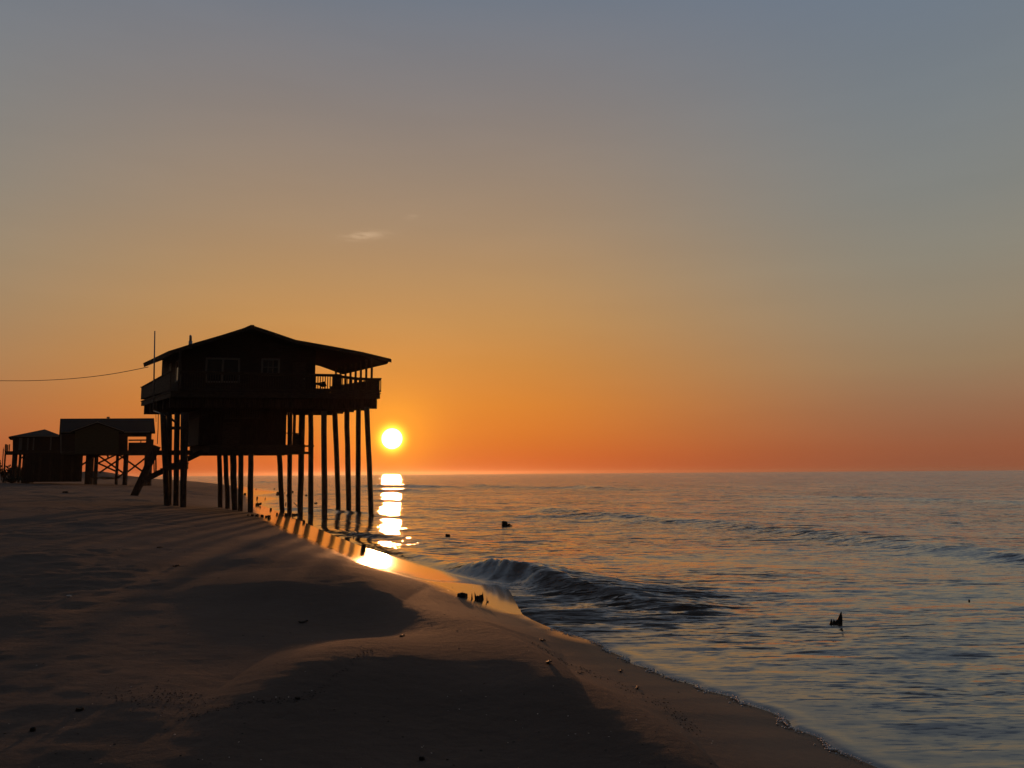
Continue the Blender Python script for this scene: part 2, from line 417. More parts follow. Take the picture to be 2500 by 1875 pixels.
class MB:
    def __init__(s): s.v = []; s.f = []
    def add(s, vs, fs):
        k = len(s.v); s.v += [tuple(v) for v in vs]; s.f += [tuple(i + k for i in f) for f in fs]; return s
    def prism(s, poly, off):
        n = len(poly); off = Vector(off)
        vs = [Vector(p) for p in poly] + [Vector(p) + off for p in poly]
        fs = [tuple(range(n))[::-1], tuple(range(n, 2 * n))] + [(i, (i + 1) % n, n + (i + 1) % n, n + i) for i in range(n)]
        return s.add(vs, fs)
    def beam(s, a, b, w, h=None, up=(0, 0, 1)):
        h = h or w; a = Vector(a); b = Vector(b); d = (b - a).normalized(); up = Vector(up)
        if abs(d.dot(up)) > 0.95: up = Vector((0, 1, 0))
        x = d.cross(up).normalized(); y = x.cross(d).normalized()
        vs = [q + x * sx * w / 2 + y * sy * h / 2 for q in (a, b) for sx, sy in ((-1, -1), (1, -1), (1, 1), (-1, 1))]
        return s.add(vs, [(3, 2, 1, 0), (4, 5, 6, 7), (0, 1, 5, 4), (1, 2, 6, 5), (2, 3, 7, 6), (3, 0, 4, 7)])
    def tube(s, pts, rad, n=10, jit=0.0):
        pts = [Vector(q) for q in pts]
        if not isinstance(rad, (list, tuple)): rad = [rad] * len(pts)
        k = len(s.v); rings = []
        for i, q in enumerate(pts):
            d = (pts[min(i + 1, len(pts) - 1)] - pts[max(i - 1, 0)]).normalized()
            ref = Vector((0, 1, 0)) if abs(d.y) < 0.9 else Vector((1, 0, 0))
            x = d.cross(ref).normalized(); y = d.cross(x)
            rings.append([q + (x * math.cos(2 * math.pi * j / n) + y * math.sin(2 * math.pi * j / n)) * rad[i] * (1 + jit * random.uniform(-1, 1)) for j in range(n)])
        vs = [v for r_ in rings for v in r_]
        fs = []
        for i in range(len(pts) - 1):
            for j in range(n):
                fs.append((i * n + j, i * n + (j + 1) % n, (i + 1) * n + (j + 1) % n, (i + 1) * n + j))
        fs.append(tuple(range(n))[::-1]); fs.append(tuple((len(pts) - 1) * n + j for j in range(n)))
        return s.add(vs, fs)
    def build(s, name, m, parent=None, smooth=False):
        me = bpy.data.meshes.new(name)
        org = ORI.get(parent.name, Vector((0, 0, 0))) if parent else None
        if org is None:
            a = np.array(s.v); org = Vector((float(a[:, 0].mean()), float(a[:, 1].mean()), float(a[:, 2].min())))
            top = True
        else: top = False
        me.from_pydata([tuple(Vector(v) - org) for v in s.v], [], s.f)
        bm = bmesh.new(); bm.from_mesh(me); bmesh.ops.recalc_face_normals(bm, faces=bm.faces); bm.to_mesh(me); bm.free()
        me.materials.append(m)
        if smooth:
            for q in me.polygons: q.use_smooth = True
        o = bpy.data.objects.new(name, me); COL.objects.link(o)
        if parent:
            o.parent = parent; ORI[o.name] = org
        else: o.location = org
        return o

class Frame:
    def __init__(s, O, ang_a, ang_b):
        s.O = Vector((O[0], O[1], 0)); s.A = Vector((math.cos(ang_a), math.sin(ang_a), 0)); s.B = Vector((math.sin(ang_b), math.cos(ang_b), 0))
        s.n = Vector((-s.A.y, s.A.x, 0))
        s.bn = s.B.dot(s.n)
    def az(s, px, py, b):
        d = ray(px, py); t_ = ((s.O - CAM).dot(s.n) + b * s.bn) / d.dot(s.n)
        q = CAM + d * t_
        return (q - s.O - s.B * b).dot(s.A), q.z
    def w(s, a, b, z):
        q = s.O + s.A * a + s.B * b; return Vector((q.x, q.y, z))
    def P(s, px, py, b):
        a, z = s.az(px, py, b); return s.w(a, b, z)
    def bz_on_a(s, px, py, a):
        """b, z where the ray meets the side plane a = const"""
        nb = Vector((-s.B.y, s.B.x, 0)); d = ray(px, py)
        t_ = ((s.O + s.A * a) - CAM).dot(nb) / d.dot(nb)
        q = CAM + d * t_
        return (q - s.O - s.A * a).dot(s.B), q.z
    def box(s, mb, a0, a1, b0, b1, z0, z1):
        return mb.prism([s.w(a0, b0, z0), s.w(a1, b0, z0), s.w(a1, b0, z1), s.w(a0, b0, z1)], s.B * (b1 - b0))
    def pbox(s, mb, x0, y0, x1, y1, b0, b1):
        a0, z1 = s.az(x0, y0, b0); a1, z0 = s.az(x1, y1, b0)
        return s.box(mb, a0, a1, b0, b1, z0, z1)

# ------------------------------------------------------------------ ground and sea
def fan(apex, r0, r1, dr, us):
    rows = [r0]
    while rows[-1] < r1: rows.append(rows[-1] * (1 + dr(rows[-1])))
    r = np.array(rows)
    X = apex[0] + r[:, None] * us[None, :]; Y = apex[1] + r[:, None] * np.ones_like(us)[None, :]
    return X, Y
def grid_mesh(name, X, Y, Z, m, attrs):
    nr, nc = X.shape
    co = np.stack([X, Y, Z], -1).reshape(-1, 3).astype(np.float32)
    i = np.arange(nr - 1)[:, None] * nc + np.arange(nc - 1)[None, :]
    q = np.stack([i, i + 1, i + nc + 1, i + nc], -1).reshape(-1, 4).astype(np.int32)
    me = bpy.data.meshes.new(name)
    me.vertices.add(len(co)); me.vertices.foreach_set('co', co.ravel())
    me.loops.add(q.size); me.loops.foreach_set('vertex_index', q.ravel())
    me.polygons.add(len(q)); me.polygons.foreach_set('loop_start', np.arange(0, q.size, 4, dtype=np.int32))
    me.polygons.foreach_set('use_smooth', np.ones(len(q), bool))
    me.update(calc_edges=True)
    for k, v in attrs.items():
        at = me.attributes.new(k, 'FLOAT', 'POINT'); at.data.foreach_set('value', v.ravel().astype(np.float32))
    me.materials.append(m)
    o = bpy.data.objects.new(name, me); COL.objects.link(o)
    return o

def uspace(lo, hi, core_lo, core_hi, step):
    a = [core_lo]
    while a[-1] < core_hi: a.append(a[-1] + step)
    st = step
    while a[-1] < hi: st *= 1.12; a.append(a[-1] + st)
    b = []; st = step; x = core_lo
    while x > lo: st *= 1.12; x -= st; b.append(x)
    return np.array(b[::-1] + a)

us = uspace(-8, 3, -0.80, 0.52, 0.0020)
X, Y = fan((0, -1.0), 1.2, 4400, lambda r: 0.0060 if r < 80 else 0.012 if r < 400 else 0.05, us)
Z, S = terrain(X.ravel(), Y.ravel())
dl, sdl, _ = seg_dist(Lw, X.ravel(), Y.ravel())
sL = -dl * sdl                                     # positive on the sea side of the strip's upper edge
sL = sL + 0.12 * vnoise(X.ravel(), Y.ravel(), 0.9, 20) + 0.05 * vnoise(X.ravel(), Y.ravel(), 0.25, 21)
wetm = np.clip(sL / 0.35 + 0.5, 0, 1) * np.clip((Y.ravel() - 9) / 3, 0, 1)
farwet = 0.5 * np.clip(1 - S / 1.2, 0, 1) * np.clip((Y.ravel() - 46) / 10, 0, 1)
wetm = np.maximum(wetm, farwet * (0.6 + 0.4 * vnoise(X.ravel(), Y.ravel(), 3, 22)))
dampm = np.clip(1.2 - (S + 0.4 * vnoise(X.ravel(), Y.ravel(), 1.5, 23)) / (1.2 + 0.10 * np.clip(Y.ravel(), 0, 30)), 0, 1)
dampm = np.maximum(dampm, wetm)
beach = grid_mesh('sand', X, Y, Z.reshape(X.shape), MT['sand'], {'wet': wetm, 'damp': dampm})
tag(beach, kind='structure')
# the beach and the water beside and behind the camera
gx, gy = np.meshgrid(np.linspace(-70, 14, 220), np.linspace(-60, 3, 160))
gzv, gs = terrain(gx.ravel(), gy.ravel())
tag(grid_mesh('sand', gx, gy, gzv.reshape(gx.shape) - 0.03, MT['sand'], {'wet': 0 * gs, 'damp': np.clip(1 - gs / 2, 0, 1)}), kind='structure')
gx, gy = np.meshgrid(np.linspace(-2, 120, 60), np.linspace(-60, 3, 40))
tag(grid_mesh('sea', gx, gy, 0 * gx - 0.03, MT['sea'], {'chop': 0.6 + 0 * gx, 'riffle': 0.6 + 0 * gx, 'steep': 0 * gx}), kind='structure')

def ridge(px, amps, zz=0.0):
    P = [(*tuple(onz(x, y, zz)[:2]), a) for (x, y), a in zip(px, amps)]
    C = catmull(P, 6)
    return C[:, :2], list(C[:, 2])
RIDGES = [
    (*ridge([(1050, 1380), (1110, 1392), (1170, 1404), (1230, 1412), (1310, 1424), (1400, 1442), (1500, 1460), (1640, 1482), (1780, 1492)],
            [0.0, 0.10, 0.24, 0.33, 0.31, 0.22, 0.15, 0.08, 0.0]), 0.42, 1.4),
    (*ridge([(820, 1322), (900, 1338), (980, 1360), (1060, 1388), (1140, 1412), (1230, 1432)], [0, 0.07, 0.09, 0.08, 0.10, 0.06]), 0.22, 0.9),
    (*ridge([(760, 1290), (860, 1306), (960, 1312), (1040, 1330), (1100, 1352)], [0, 0.10, 0.10, 0.09, 0.0]), 0.4, 1.4),
    (*ridge([(1290, 1243), (1350, 1250), (1430, 1258), (1500, 1266), (1620, 1274), (1780, 1284), (1950, 1302), (2100, 1322), (2300, 1345), (2560, 1375)],
            [0.0, 0.26, 0.17, 0.20, 0.18, 0.15, 0.18, 0.17, 0.19, 0.17]), 0.9, 3.0),
    (*ridge([(1150, 1188), (1168, 1188.5), (1200, 1190.5), (1300, 1192), (1380, 1192.5), (1420, 1192.5), (1520, 1196), (1700, 1198)],
            [0.0, 0.50, 0.32, 0.28, 0.30, 0.45, 0.2, 0.0]), 1.8, 6.0),
    (*ridge([(850, 1188.5), (900, 1189), (980, 1190), (1060, 1190.5), (1150, 1190)], [0, 0.45, 0.5, 0.4, 0.0]), 1.5, 5.0),
    (*ridge([(860, 1200), (920, 1200), (1010, 1201), (1060, 1203), (1120, 1205)], [0, 0.28, 0.36, 0.2, 0.0]), 1.2, 4.0),
    (*ridge([(880, 1222), (960, 1224), (1040, 1226)], [0, 0.16, 0.0]), 0.8, 2.5),
    (*ridge([(600, 1178), (634, 1178.5), (700, 1180)], [0, 0.5, 0.0]), 2.5, 6.0),
    (*ridge([(660, 1240), (710, 1244), (760, 1246), (820, 1250), (880, 1254), (960, 1262), (1060, 1266)], [0, 0.12, 0.18, 0.16, 0.12, 0.08, 0]), 0.7, 2.0),
    (*ridge([(700, 1206), (780, 1207), (860, 1209)], [0, 0.12, 0]), 0.8, 3.0),
    (*ridge([(1180, 1252), (1300, 1262), (1450, 1268), (1600, 1286)], [0, 0.12, 0.14, 0.0]), 0.8, 2.5),
    (*ridge([(1000, 1240), (1120, 1246), (1260, 1250)], [0, 0.10, 0.0]), 0.7, 2.5),
    (*ridge([(1700, 1210), (1950, 1214), (2250, 1220), (2520, 1228)], [0, 0.14, 0.16, 0.12]), 1.5, 5.0),
]
WAVES = []
for k in range(46):
    lam = 0.35 * (26.0 ** (k / 45.0))
    ang = R(random.gauss(-78, 24))          # mostly rolling in toward the beach and the viewer
    amp = 0.0010 * lam ** 0.85 * random.uniform(0.6, 1.3)
    WAVES.append((lam, ang, amp, random.uniform(0, 6.28)))

def sea_height(X, Y, cell, S=None):
    if S is None: _, S = terrain(X, Y, False)
    off = np.clip(-S, 0, None)
    Z = np.zeros_like(X)
    patch = np.exp(-(((X - 1.6 - 0.25 * (Y - 13)) / 2.6) ** 2 + ((Y - 13.4) / 2.5) ** 2) ** 1.5)
    wob = 1 + 0.9 * vnoise(X, Y * 1.6, 3.2, 31) * (Y < 60)
    for lam, ang, amp, ph in WAVES:
        k = 2 * math.pi / lam
        fade = np.clip(lam / (cell * 3.0) - 1, 0, 1) * np.clip(off / (1.2 * lam), 0.12, 1)
        if not (fade > 0).any(): continue
        boost = 1 + (2.2 * patch if lam < 2.0 else 0)
        phs = k * (X * math.cos(ang) + Y * math.sin(ang)) + ph + 1.5 * vnoise(X, Y, max(2.5 * lam, 0.5), int(lam * 100))
        sn = np.sin(phs)
        Z += amp * fade * boost * wob * (sn + 0.25 * np.cos(2 * phs))
    for P, v, wn_, wf_ in RIDGES:
        r_ = 3 * max(wn_, wf_)
        m = (Y > P[:, 1].min() - r_) & (Y < P[:, 1].max() + r_) & (X > P[:, 0].min() - r_) & (X < P[:, 0].max() + r_)
        if not m.any(): continue
        xx = X[m]; yy = Y[m]
        yw = yy + 0.35 * wn_ * vnoise(xx, yy, 1.6 * wn_, 41)
        dd, sd, vv = seg_dist(P, xx, yw, v)
        up = sd > 0
        g = np.exp(-(dd / np.where(up, wf_, wn_)) ** 2)
        mod = 1 + 0.14 * vnoise(xx, yy, 1.6 * wn_, 43) + 0.09 * vnoise(xx, yy, 0.4 * wn_, 44)
        Z[m] += vv * g * mod * np.clip(off[m] / 0.5, 0.0, 1)
    lip = 0.014 * np.clip(off / 0.06, 0, 1) + 0.004 * np.exp(-((off - 0.12) / 0.08) ** 2) * (1 + vnoise(X, Y, 0.3, 45))
    Z += np.where(Y < 13, lip, 0.004)
    Z = np.where(S > 0.25, -0.05, Z)
    return Z

us = uspace(-1.6, 5, -0.80, 0.86, 0.0020)
X, Y = fan((0, -1.0), 1.5, 4400, lambda r: 0.0050 if r < 60 else 0.0075 if r < 300 else 0.06, us)
xf, yf = X.ravel(), Y.ravel()
_, S = terrain(xf, yf, False)
Z = sea_height(xf, yf, 0.0052 * (yf + 1.0), S)
chopm = np.interp(yf, [0, 8, 20, 60, 200, 1000], [0.6, 0.8, 1.0, 1.2, 1.8, 2.4]) * np.clip(0.25 + (-S) / 3.0, 0.25, 1)
patch = np.exp(-(((xf - 1.45 - 0.30 * (yf - 13)) / 2.3) ** 2 + ((yf - 13.2) / 2.4) ** 2) ** 1.8)
chopm = chopm * (1 + 0.9 * patch) * (1 + 0.45 * vnoise(xf + yf * 0.3, yf * 2.5, 4.0, 51) * (yf < 300))
riff = (0.75 + 0.5 * vnoise(xf, yf * 1.8, 5.0, 61) + 0.35 * vnoise(xf, yf * 2.2, 1.6, 62)) * np.interp(yf, [4, 12, 30, 90, 300, 900], [0.5, 0.6, 0.8, 0.95, 0.7, 0.4])
riff = np.clip(riff, 0.15, 2) * np.clip(0.1 + (-S) / 1.6, 0.1, 1) + 1.8 * patch
sea = grid_mesh('sea', X, Y, Z.reshape(X.shape), MT['sea'], {'chop': chopm, 'riffle': riff, 'steep': np.interp(yf, [5, 15, 40, 120, 600], [0.005, 0.015, 0.03, 0.05, 0.075]) + 0.30 * patch * np.clip(0.65 + 0.7 * vnoise(xf, yf * 2.5, 0.9, 71) + 0.4 * vnoise(xf, yf * 3, 0.3, 72), 0, 1.3)})
tag(sea, kind='structure')

# ------------------------------------------------------------------ the stilt house
O0 = atY(435, 1160, 42.3)
H = Frame((O0.x, O0.y), R(9), R(-38))
root = empty('stilt_house', (O0.x + 5.0, O0.y + 4.0, 0.4),
             'large dark gabled house standing on tall bare pilings at the edge of the surf', 'house')
deckL = H.az(345, 945, 6.8)[0]
deckR = H.az(930, 950, 0.0)[0]
BB = 6.8
z_rail = H.az(770, 912, 0)[1]
z_floor = z_rail - 1.08
# roof
rb0, rb1 = 0.5, 6.3
top = [(411, 857), (478, 836), (545, 816.5), (608, 796.5), (616, 794.5), (625, 797), (668, 811), (722, 829.5), (810, 845), (884, 859), (955, 876)]
tp = [H.az(x, y, rb0) for x, y in top]
TH = 0.17
poly = [H.w(a, rb0, z) for a, z in tp] + [H.w(tp[-1][0] - 0.10, rb0, tp[-1][1] - 0.10), H.w(tp[-1][0] - 0.22, rb0, tp[-1][1] - TH - 0.14)] + \
       [H.w(a, rb0, z - TH) for a, z in tp[::-1][1:-1]] + [H.w(tp[0][0] + 0.06, rb0, tp[0][1] - TH - 0.08)]
roof = MB().prism(poly, H.B * (rb1 - rb0)).build('roof', MT['shingle'], root)
ra, rz = H.az(616, 794.5, rb0)
rc = MB(); H.box(rc, ra - 0.10, ra + 0.10, rb0 - 0.03, rb1 + 0.03, rz - 0.05, rz + 0.025); rc.build('ridge_cap', MT['shingle'], roof)
fb = MB()
for (a0, z0), (a1, z1) in zip(tp[:-1], tp[1:]):
    fb.prism([H.w(a0, rb0 - 0.035, z0 - 0.03), H.w(a1, rb0 - 0.035, z1 - 0.03), H.w(a1, rb0 - 0.035, z1 - 0.22), H.w(a0, rb0 - 0.035, z0 - 0.22)], H.B * 0.03)
fb.build('fascia', MT['board'], roof)
# vent pipe on the left slope
va, vz = H.az(465, 838, rb0 + 0.8)
vb = MB(); vb.tube([H.w(va, rb0 + 0.8, vz - 0.3), H.w(va, rb0 + 0.8, vz + 0.12)], 0.105, 10)
vb.tube([H.w(va, rb0 + 0.8, vz + 0.10), H.w(va - 0.01, rb0 + 0.8, vz + 0.40), H.w(va - 0.03, rb0 + 0.8, vz + 0.47)], [0.075, 0.07, 0.04], 10)
vb.build('vent_pipe', MT['metal'], roof, True)
# upper walls
wb0, wb1 = 1.7, 6.1
wl = H.az(395, 900, wb1)[0]; wr = H.az(770, 900, wb0)[0]
def roof_z(a):
    return float(np.interp(a, [q[0] for q in tp], [q[1] for q in tp])) - TH
acut = sorted([wl, wr] + [q[0] for q in tp if wl < q[0] < wr])
wall = MB().prism([H.w(wl, wb0, z_floor), H.w(wr, wb0, z_floor)] + [H.w(a, wb0, roof_z(a) - 0.004) for a in acut[::-1]], H.B * (wb1 - wb0)).build('wall', MT['siding'], root)
def window(x0, y0, x1, y1, b, parent, nx, ny, cw=0.10, name='window', curtain=None):
    a0, z1 = H.az(x0, y0, b); a1, z0 = H.az(x1, y1, b)
    f = MB()
    for (q0, q1, r0, r1) in ((a0, a0 + cw, z0, z1), (a1 - cw, a1, z0, z1), (a0 + cw, a1 - cw, z1 - cw, z1), (a0 + cw, a1 - cw, z0, z0 + cw)):
        H.box(f, q0, q1, b - 0.05, b - 0.003, r0, r1)
    for i in range(1, nx):
        q = a0 + cw + (a1 - a0 - 2 * cw) * i / nx; w_ = 0.05 if nx == 2 else 0.015
        H.box(f, q - w_, q + w_, b - 0.045, b - 0.012, z0 + cw, z1 - cw)
    for i in range(1, ny):
        q = z0 + cw + (z1 - z0 - 2 * cw) * i / ny
        H.box(f, a0 + cw, a1 - cw, b - 0.040, b - 0.014, q - 0.014, q + 0.014)
    fo = f.build('window', MT['trim'], parent)
    g = MB(); H.box(g, a0 + cw, a1 - cw, b - 0.011, b - 0.004, z0 + cw, z1 - cw); g.build('pane', MT['glass'], fo)
    return fo
window(502, 873, 584, 935, wb0, root, 2, 1)['label'] = 'wide pale framed two pane window on the front wall'
window(638, 875, 682, 918, wb0, root, 3, 2)['label'] = 'small six pane window near the porch'
# window on the left side wall
for (bb0, bb1) in ((2.1, 2.8), (3.9, 4.3)):
    f = MB(); z1 = H.az(450, 880, 2.5)[1]; z0 = z1 - 1.25
    for (q0, q1, r0, r1) in ((bb0, bb0 + .08, z0, z1), (bb1 - .08, bb1, z0, z1), (bb0 + .08, bb1 - .08, z1 - .08, z1), (bb0 + .08, bb1 - .08, z0, z0 + .08)):
        H.box(f, wl - 0.04, wl - 0.003, q0, q1, r0, r1)
    fo = f.build('window', MT['trim'], root)
    g = MB(); H.box(g, wl - 0.012, wl - 0.004, bb0 + .08, bb1 - .08, z0 + .08, z1 - .08); g.build('pane', MT['glass'], fo)
# porch door on the right wall plane, and door on front wall
dm = MB(); H.pbox(dm, 716, 884, 746, 958, wb0 - 0.05, wb0 - 0.004); do = dm.build('door', MT['board'], root)
hm = MB(); q = H.P(742, 925, wb0 - 0.09); hm.tube([q - H.B * 0.03, q + H.B * 0.04], 0.03, 8); hm.build('handle', MT['metal'], do)
# deck
dk = MB(); H.box(dk, deckL, deckR, 0, BB, z_floor - 0.06, z_floor); deck = dk.build('deck', MT['board'], root)
jm = MB()
H.box(jm, deckL + 0.03, deckR - 0.03, 0.03, 0.08, z_floor - 0.32, z_floor - 0.063)
H.box(jm, deckL + 0.03, deckR - 0.03, BB - 0.08, BB - 0.03, z_floor - 0.32, z_floor - 0.063)
nj = 26
for i in range(nj + 1):
    a = deckL + 0.06 + (deckR - deckL - 0.12) * i / nj
    H.box(jm, a - 0.022, a + 0.022, 0.083, BB - 0.083, z_floor - 0.32, z_floor - 0.063)
jm.build('joists', MT['board'], deck)
gz0 = H.az(900, 998, 0.5)[1]
gR = H.az(919, 990, 0.5)[0]
gL = H.az(352, 1000, 6.3)[0]
for gb in (0.5, 1.95, 3.4, 4.85, 6.3):
    g = MB(); H.box(g, gL, gR, gb - 0.07, gb + 0.07, gz0, z_floor - 0.324); g.build('girder', MT['pile'], root)
# skirts that darken the band below the deck: doubled cross boards between the girders
sk = MB()
for i in range(9):
    a = gL + 0.4 + (gR - gL - 0.8) * i / 8
    H.box(sk, a - 0.03, a + 0.03, 0.58, 6.22, gz0 + 0.28, z_floor - 0.33)
sk.build('blocking', MT['board'], deck)
# front railing
rl = MB()
fp = [(437, 905), (600, 909), (770, 912.5), (822, 913.5), (836, 917), (870, 921.5), (905, 923), (931, 923)]
fa = [H.az(x, y, 0.0) for x, y in fp]
for (a0, z0), (a1, z1) in zip(fa[:-1], fa[1:]):
    rl.prism([H.w(a0, -0.05, z0), H.w(a1, -0.05, z1), H.w(a1, -0.05, z1 - 0.05), H.w(a0, -0.05, z0 - 0.05)], H.B * 0.14)
    rl.prism([H.w(a0, 0.0, z0 - 0.053), H.w(a1, 0.0, z1 - 0.053), H.w(a1, 0.0, z1 - 0.15), H.w(a0, 0.0, z0 - 0.15)], H.B * 0.04)
    rl.prism([H.w(a0, 0.0, z_floor + 0.16), H.w(a1, 0.0, z_floor + 0.16), H.w(a1, 0.0, z_floor + 0.06), H.w(a0, 0.0, z_floor + 0.06)], H.B * 0.04)
a = fa[0][0] + 0.05
ia = [q[0] for q in fa]; iz = [q[1] for q in fa]
while a < fa[-1][0]:
    H.box(rl, a, a + 0.038, 0.042, 0.08, z_floor + 0.065, float(np.interp(a, ia, iz)) - 0.06)
    a += 0.135
front_rail = rl.build('railing', MT['board'], root)
ps = MB()
for (x0, x1, y0) in ((821, 833, 913),):
    a0, z1 = H.az(x0, y0, 0.3); a1 = H.az(x1, y0, 0.3)[0]
    H.box(ps, a0, a1, 0.3, 0.8, z_floor, z1)
ps.build('porch_cupboard', MT['board'], root)
# sea side boarded rail, back boarded rail, inland side rail
def side_rail(a, b0, z0, b1, z1, gap, name, bottom):
    s_ = MB()
    s_.prism([H.w(a - 0.05, b0, z0), H.w(a + 0.07, b0, z0), H.w(a + 0.07, b0, z0 - 0.05), H.w(a - 0.05, b0, z0 - 0.05)], H.w(a, b1, z1) - H.w(a, b0, z0))
    b = b0 + 0.02
    while b < b1 - 0.1:
        zt = z0 + (z1 - z0) * (b - b0) / (b1 - b0)
        H.box(s_, a, a + 0.025, b, b + 0.13, bottom, zt - 0.053)
        b += 0.13 + gap
    s_.build(name, MT['board'], root)
zr1 = H.az(842, 944, BB)[1]
side_rail(deckR - 0.03, 0.12, H.az(931, 925, 0.0)[1], BB - 0.1, zr1, 0.006, 'railing', z_floor - 0.30)
zl0 = H.az(437, 905, 0.0)[1]; zl1 = H.az(345, 945, BB)[1]
side_rail(deckL, 0.12, zl0, BB - 0.1, zl1, 0.02, 'railing', z_floor + 0.10)
br = MB(); H.box(br, deckL, deckR, BB - 0.03, BB, z_floor + 0.08, min(zr1, zl1) - 0.03)
H.box(br, deckL - 0.05, deckR + 0.05, BB - 0.08, BB + 0.06, min(zr1, zl1) - 0.027, min(zr1, zl1) + 0.02); br.build('railing', MT['board'], root)
# roof posts along the sea side
pa = H.az(917, 905, 0.45)[0]
for i in range(8):
    b = 0.45 + i * 0.68
    a = min(pa, deckR - 0.3)
    m_ = MB(); H.box(m_, a - 0.045, a + 0.045, b, b + 0.09, z_floor, roof_z(a) + 0.06 if a < tp[-1][0] else z_floor + 2)
    m_.build('porch_post', MT['board'], root)
# ledger board along the eave between posts
# left porch post
m_ = MB(); H.box(m_, deckL + 0.45, deckL + 0.54, 0.25, 0.34, z_floor, roof_z(tp[0][0] + 0.6)); m_.build('porch_post', MT['board'], root)
# lower room, its platform and bits
lb0, lb1 = 1.9, 5.6
la0 = H.az(441, 1060, lb1)[0]; la1 = H.az(698.5, 1060, lb0)[0]
zlow1 = gz0; zlow0 = H.az(600, 1086, lb0)[1]
lo = MB(); H.box(lo, la0, la1, lb0, lb1, zlow0, zlow1 - 0.004); lroom = lo.build('lower_room', MT['lower'], root)
ds = MB(); H.pbox(ds, 545, 1030, 585, 1086, lb0 - 0.04, lb0 - 0.004); ds.build('door', MT['board'], lroom)
pz0 = H.az(600, 1112.5, lb1)[1]
pf = MB(); pa1 = H.az(752, 1090, lb0)[0]; pa0 = H.az(463, 1090, lb1)[0]
H.box(pf, pa0, pa1 - 0.25, 1.7, lb1, pz0 + 0.14, zlow0 - 0.004)
for i in range(4):
    b = 1.75 + i * 1.22
    H.box(pf, pa0, pa1, b, b + 0.12, pz0, pz0 + 0.136)
pf.build('platform', MT['board'], root)
rp = MB()
H.pbox(rp, 717, 1012, 721, 1088, 2.0, 2.09)
H.pbox(rp, 717, 1057, 729, 1088, 2.1, 2.14)
H.pbox(rp, 699, 1056, 717, 1058.5, 2.02, 2.07)
H.pbox(rp, 735, 1087, 767, 1091, 2.0, 2.15)
rp.build('landing_frame', MT['board'], root)
# hanging gate of balusters on the front of the lower room
gt = MB(); H.pbox(gt, 549, 974, 635, 977.5, 0.95, 1.0); H.pbox(gt, 549, 1019, 635, 1023, 0.95, 1.0)
for i in range(15):
    x = 551 + i * 5.9
    H.pbox(gt, x, 977.5, x + 1.6, 1019, 0.96, 0.99)
gt.build('baluster_panel', MT['board'], root)
# pilings: (top left, top right, top y, bottom left, bottom right, bottom y, depth Y or None)
PILES = [
    (391, 404.5, 1008, 400, 413, 1209, 41.8), (407, 420, 1006, 406, 419, 1212, 43.5), (427, 440, 1008, 423, 436, 1219, 42.6), (442, 461, 1008, 440.5, 454, 1222, 41.6),
    (530, 541.5, 1109, 532.5, 543.5, 1227, 45.5), (545, 556, 1109, 550, 561, 1230, 44.8), (561, 577, 1109, 566.5, 579, 1235, 43.8), (582.5, 595, 1109, 581, 593, 1239, 43.2),
    (605.5, 618.5, 1108, 605, 618.5, 1245, 42.4), (676, 688.5, 1108, 683, 694.5, 1243, 48.0), (702, 714, 1006, 701, 712, 1244, 47.5), (730, 745.5, 1006, 726.5, 739, 1243, 46.5),
    (753, 765, 1006, 752, 765, 1247, 46.0), (783.5, 797.5, 1004, 785.7, 799.5, 1255, 42.8), (811, 824, 1002, 820.5, 832, 1242.5, 48.0), (840, 853, 1000, 845, 857.5, 1244, 47.0),
    (868.6, 881, 998, 868, 880, 1250, 44.8), (889, 902.5, 994, 899.6, 911.8, 1257, 42.3)]
PILE_POS = []
for (x0, x1, y0, x2, x3, y1, Yd) in PILES:
    tpt = atY((x0 + x1) / 2, y0, Yd + 0.4 if Yd < 44 else Yd - 0.4); bpt = atY((x2 + x3) / 2, y1, Yd)
    rt = (x1 - x0) / 2 / F * Yd * 0.98; rb_ = (x3 - x2) / 2 / F * Yd
    zb = float(terrain([bpt.x], [bpt.y])[0][0])
    d = (bpt - tpt)
    ext = bpt + d * ((bpt.z - min(zb, 0) + 1.0) / abs(d.z))
    pts = [tpt.lerp(ext, k / 7) for k in range(8)]
    pts = [q + Vector((random.uniform(-.012, .012), random.uniform(-.012, .012), 0)) for q in pts]
    m_ = MB(); m_.tube(pts, [rt + (rb_ - rt) * k / 7 for k in range(8)], 12, 0.05)
    m_.build('piling', MT['pile'], root, True)
    PILE_POS.append((bpt.x, bpt.y, zb, rb_))
    print('pile', round(x2), 'base', [round(v, 2) for v in bpt], 'terrain', round(zb, 2))
def pbeam(mb, x0, y0, Y0, x1, y1, Y1, w_px, h=None):
    a_ = atY(x0, y0, Y0); b_ = atY(x1, y1, Y1); w_ = w_px / F * (Y0 + Y1) / 2
    d = (b_ - a_).normalized(); side_ = d.cross(Vector((0, 1, 0))).normalized()
    return mb.beam(a_, b_, h or 0.08, w_, up=side_)
m_ = MB(); pbeam(m_, 404, 1011, 41.3, 430, 1032, 41.3, 4.5); m_.build('brace', MT['pile'], root)
m_ = MB(); pbeam(m_, 408, 1045, 42.9, 440, 1045, 42.9, 7.5); m_.build('brace', MT['pile'], root)
m_ = MB(); pbeam(m_, 405, 1140, 41.9, 455, 1137, 41.9, 16, 0.5); pbeam(m_, 440, 1131, 41.2, 460, 1131, 41.2, 5); m_.build('stair_landing', MT['board'], root)
m_ = MB(); pbeam(m_, 373, 1105.5, 42.6, 470, 1105, 43.6, 11.5, 0.14); m_.build('lower_beam', MT['pile'], root)
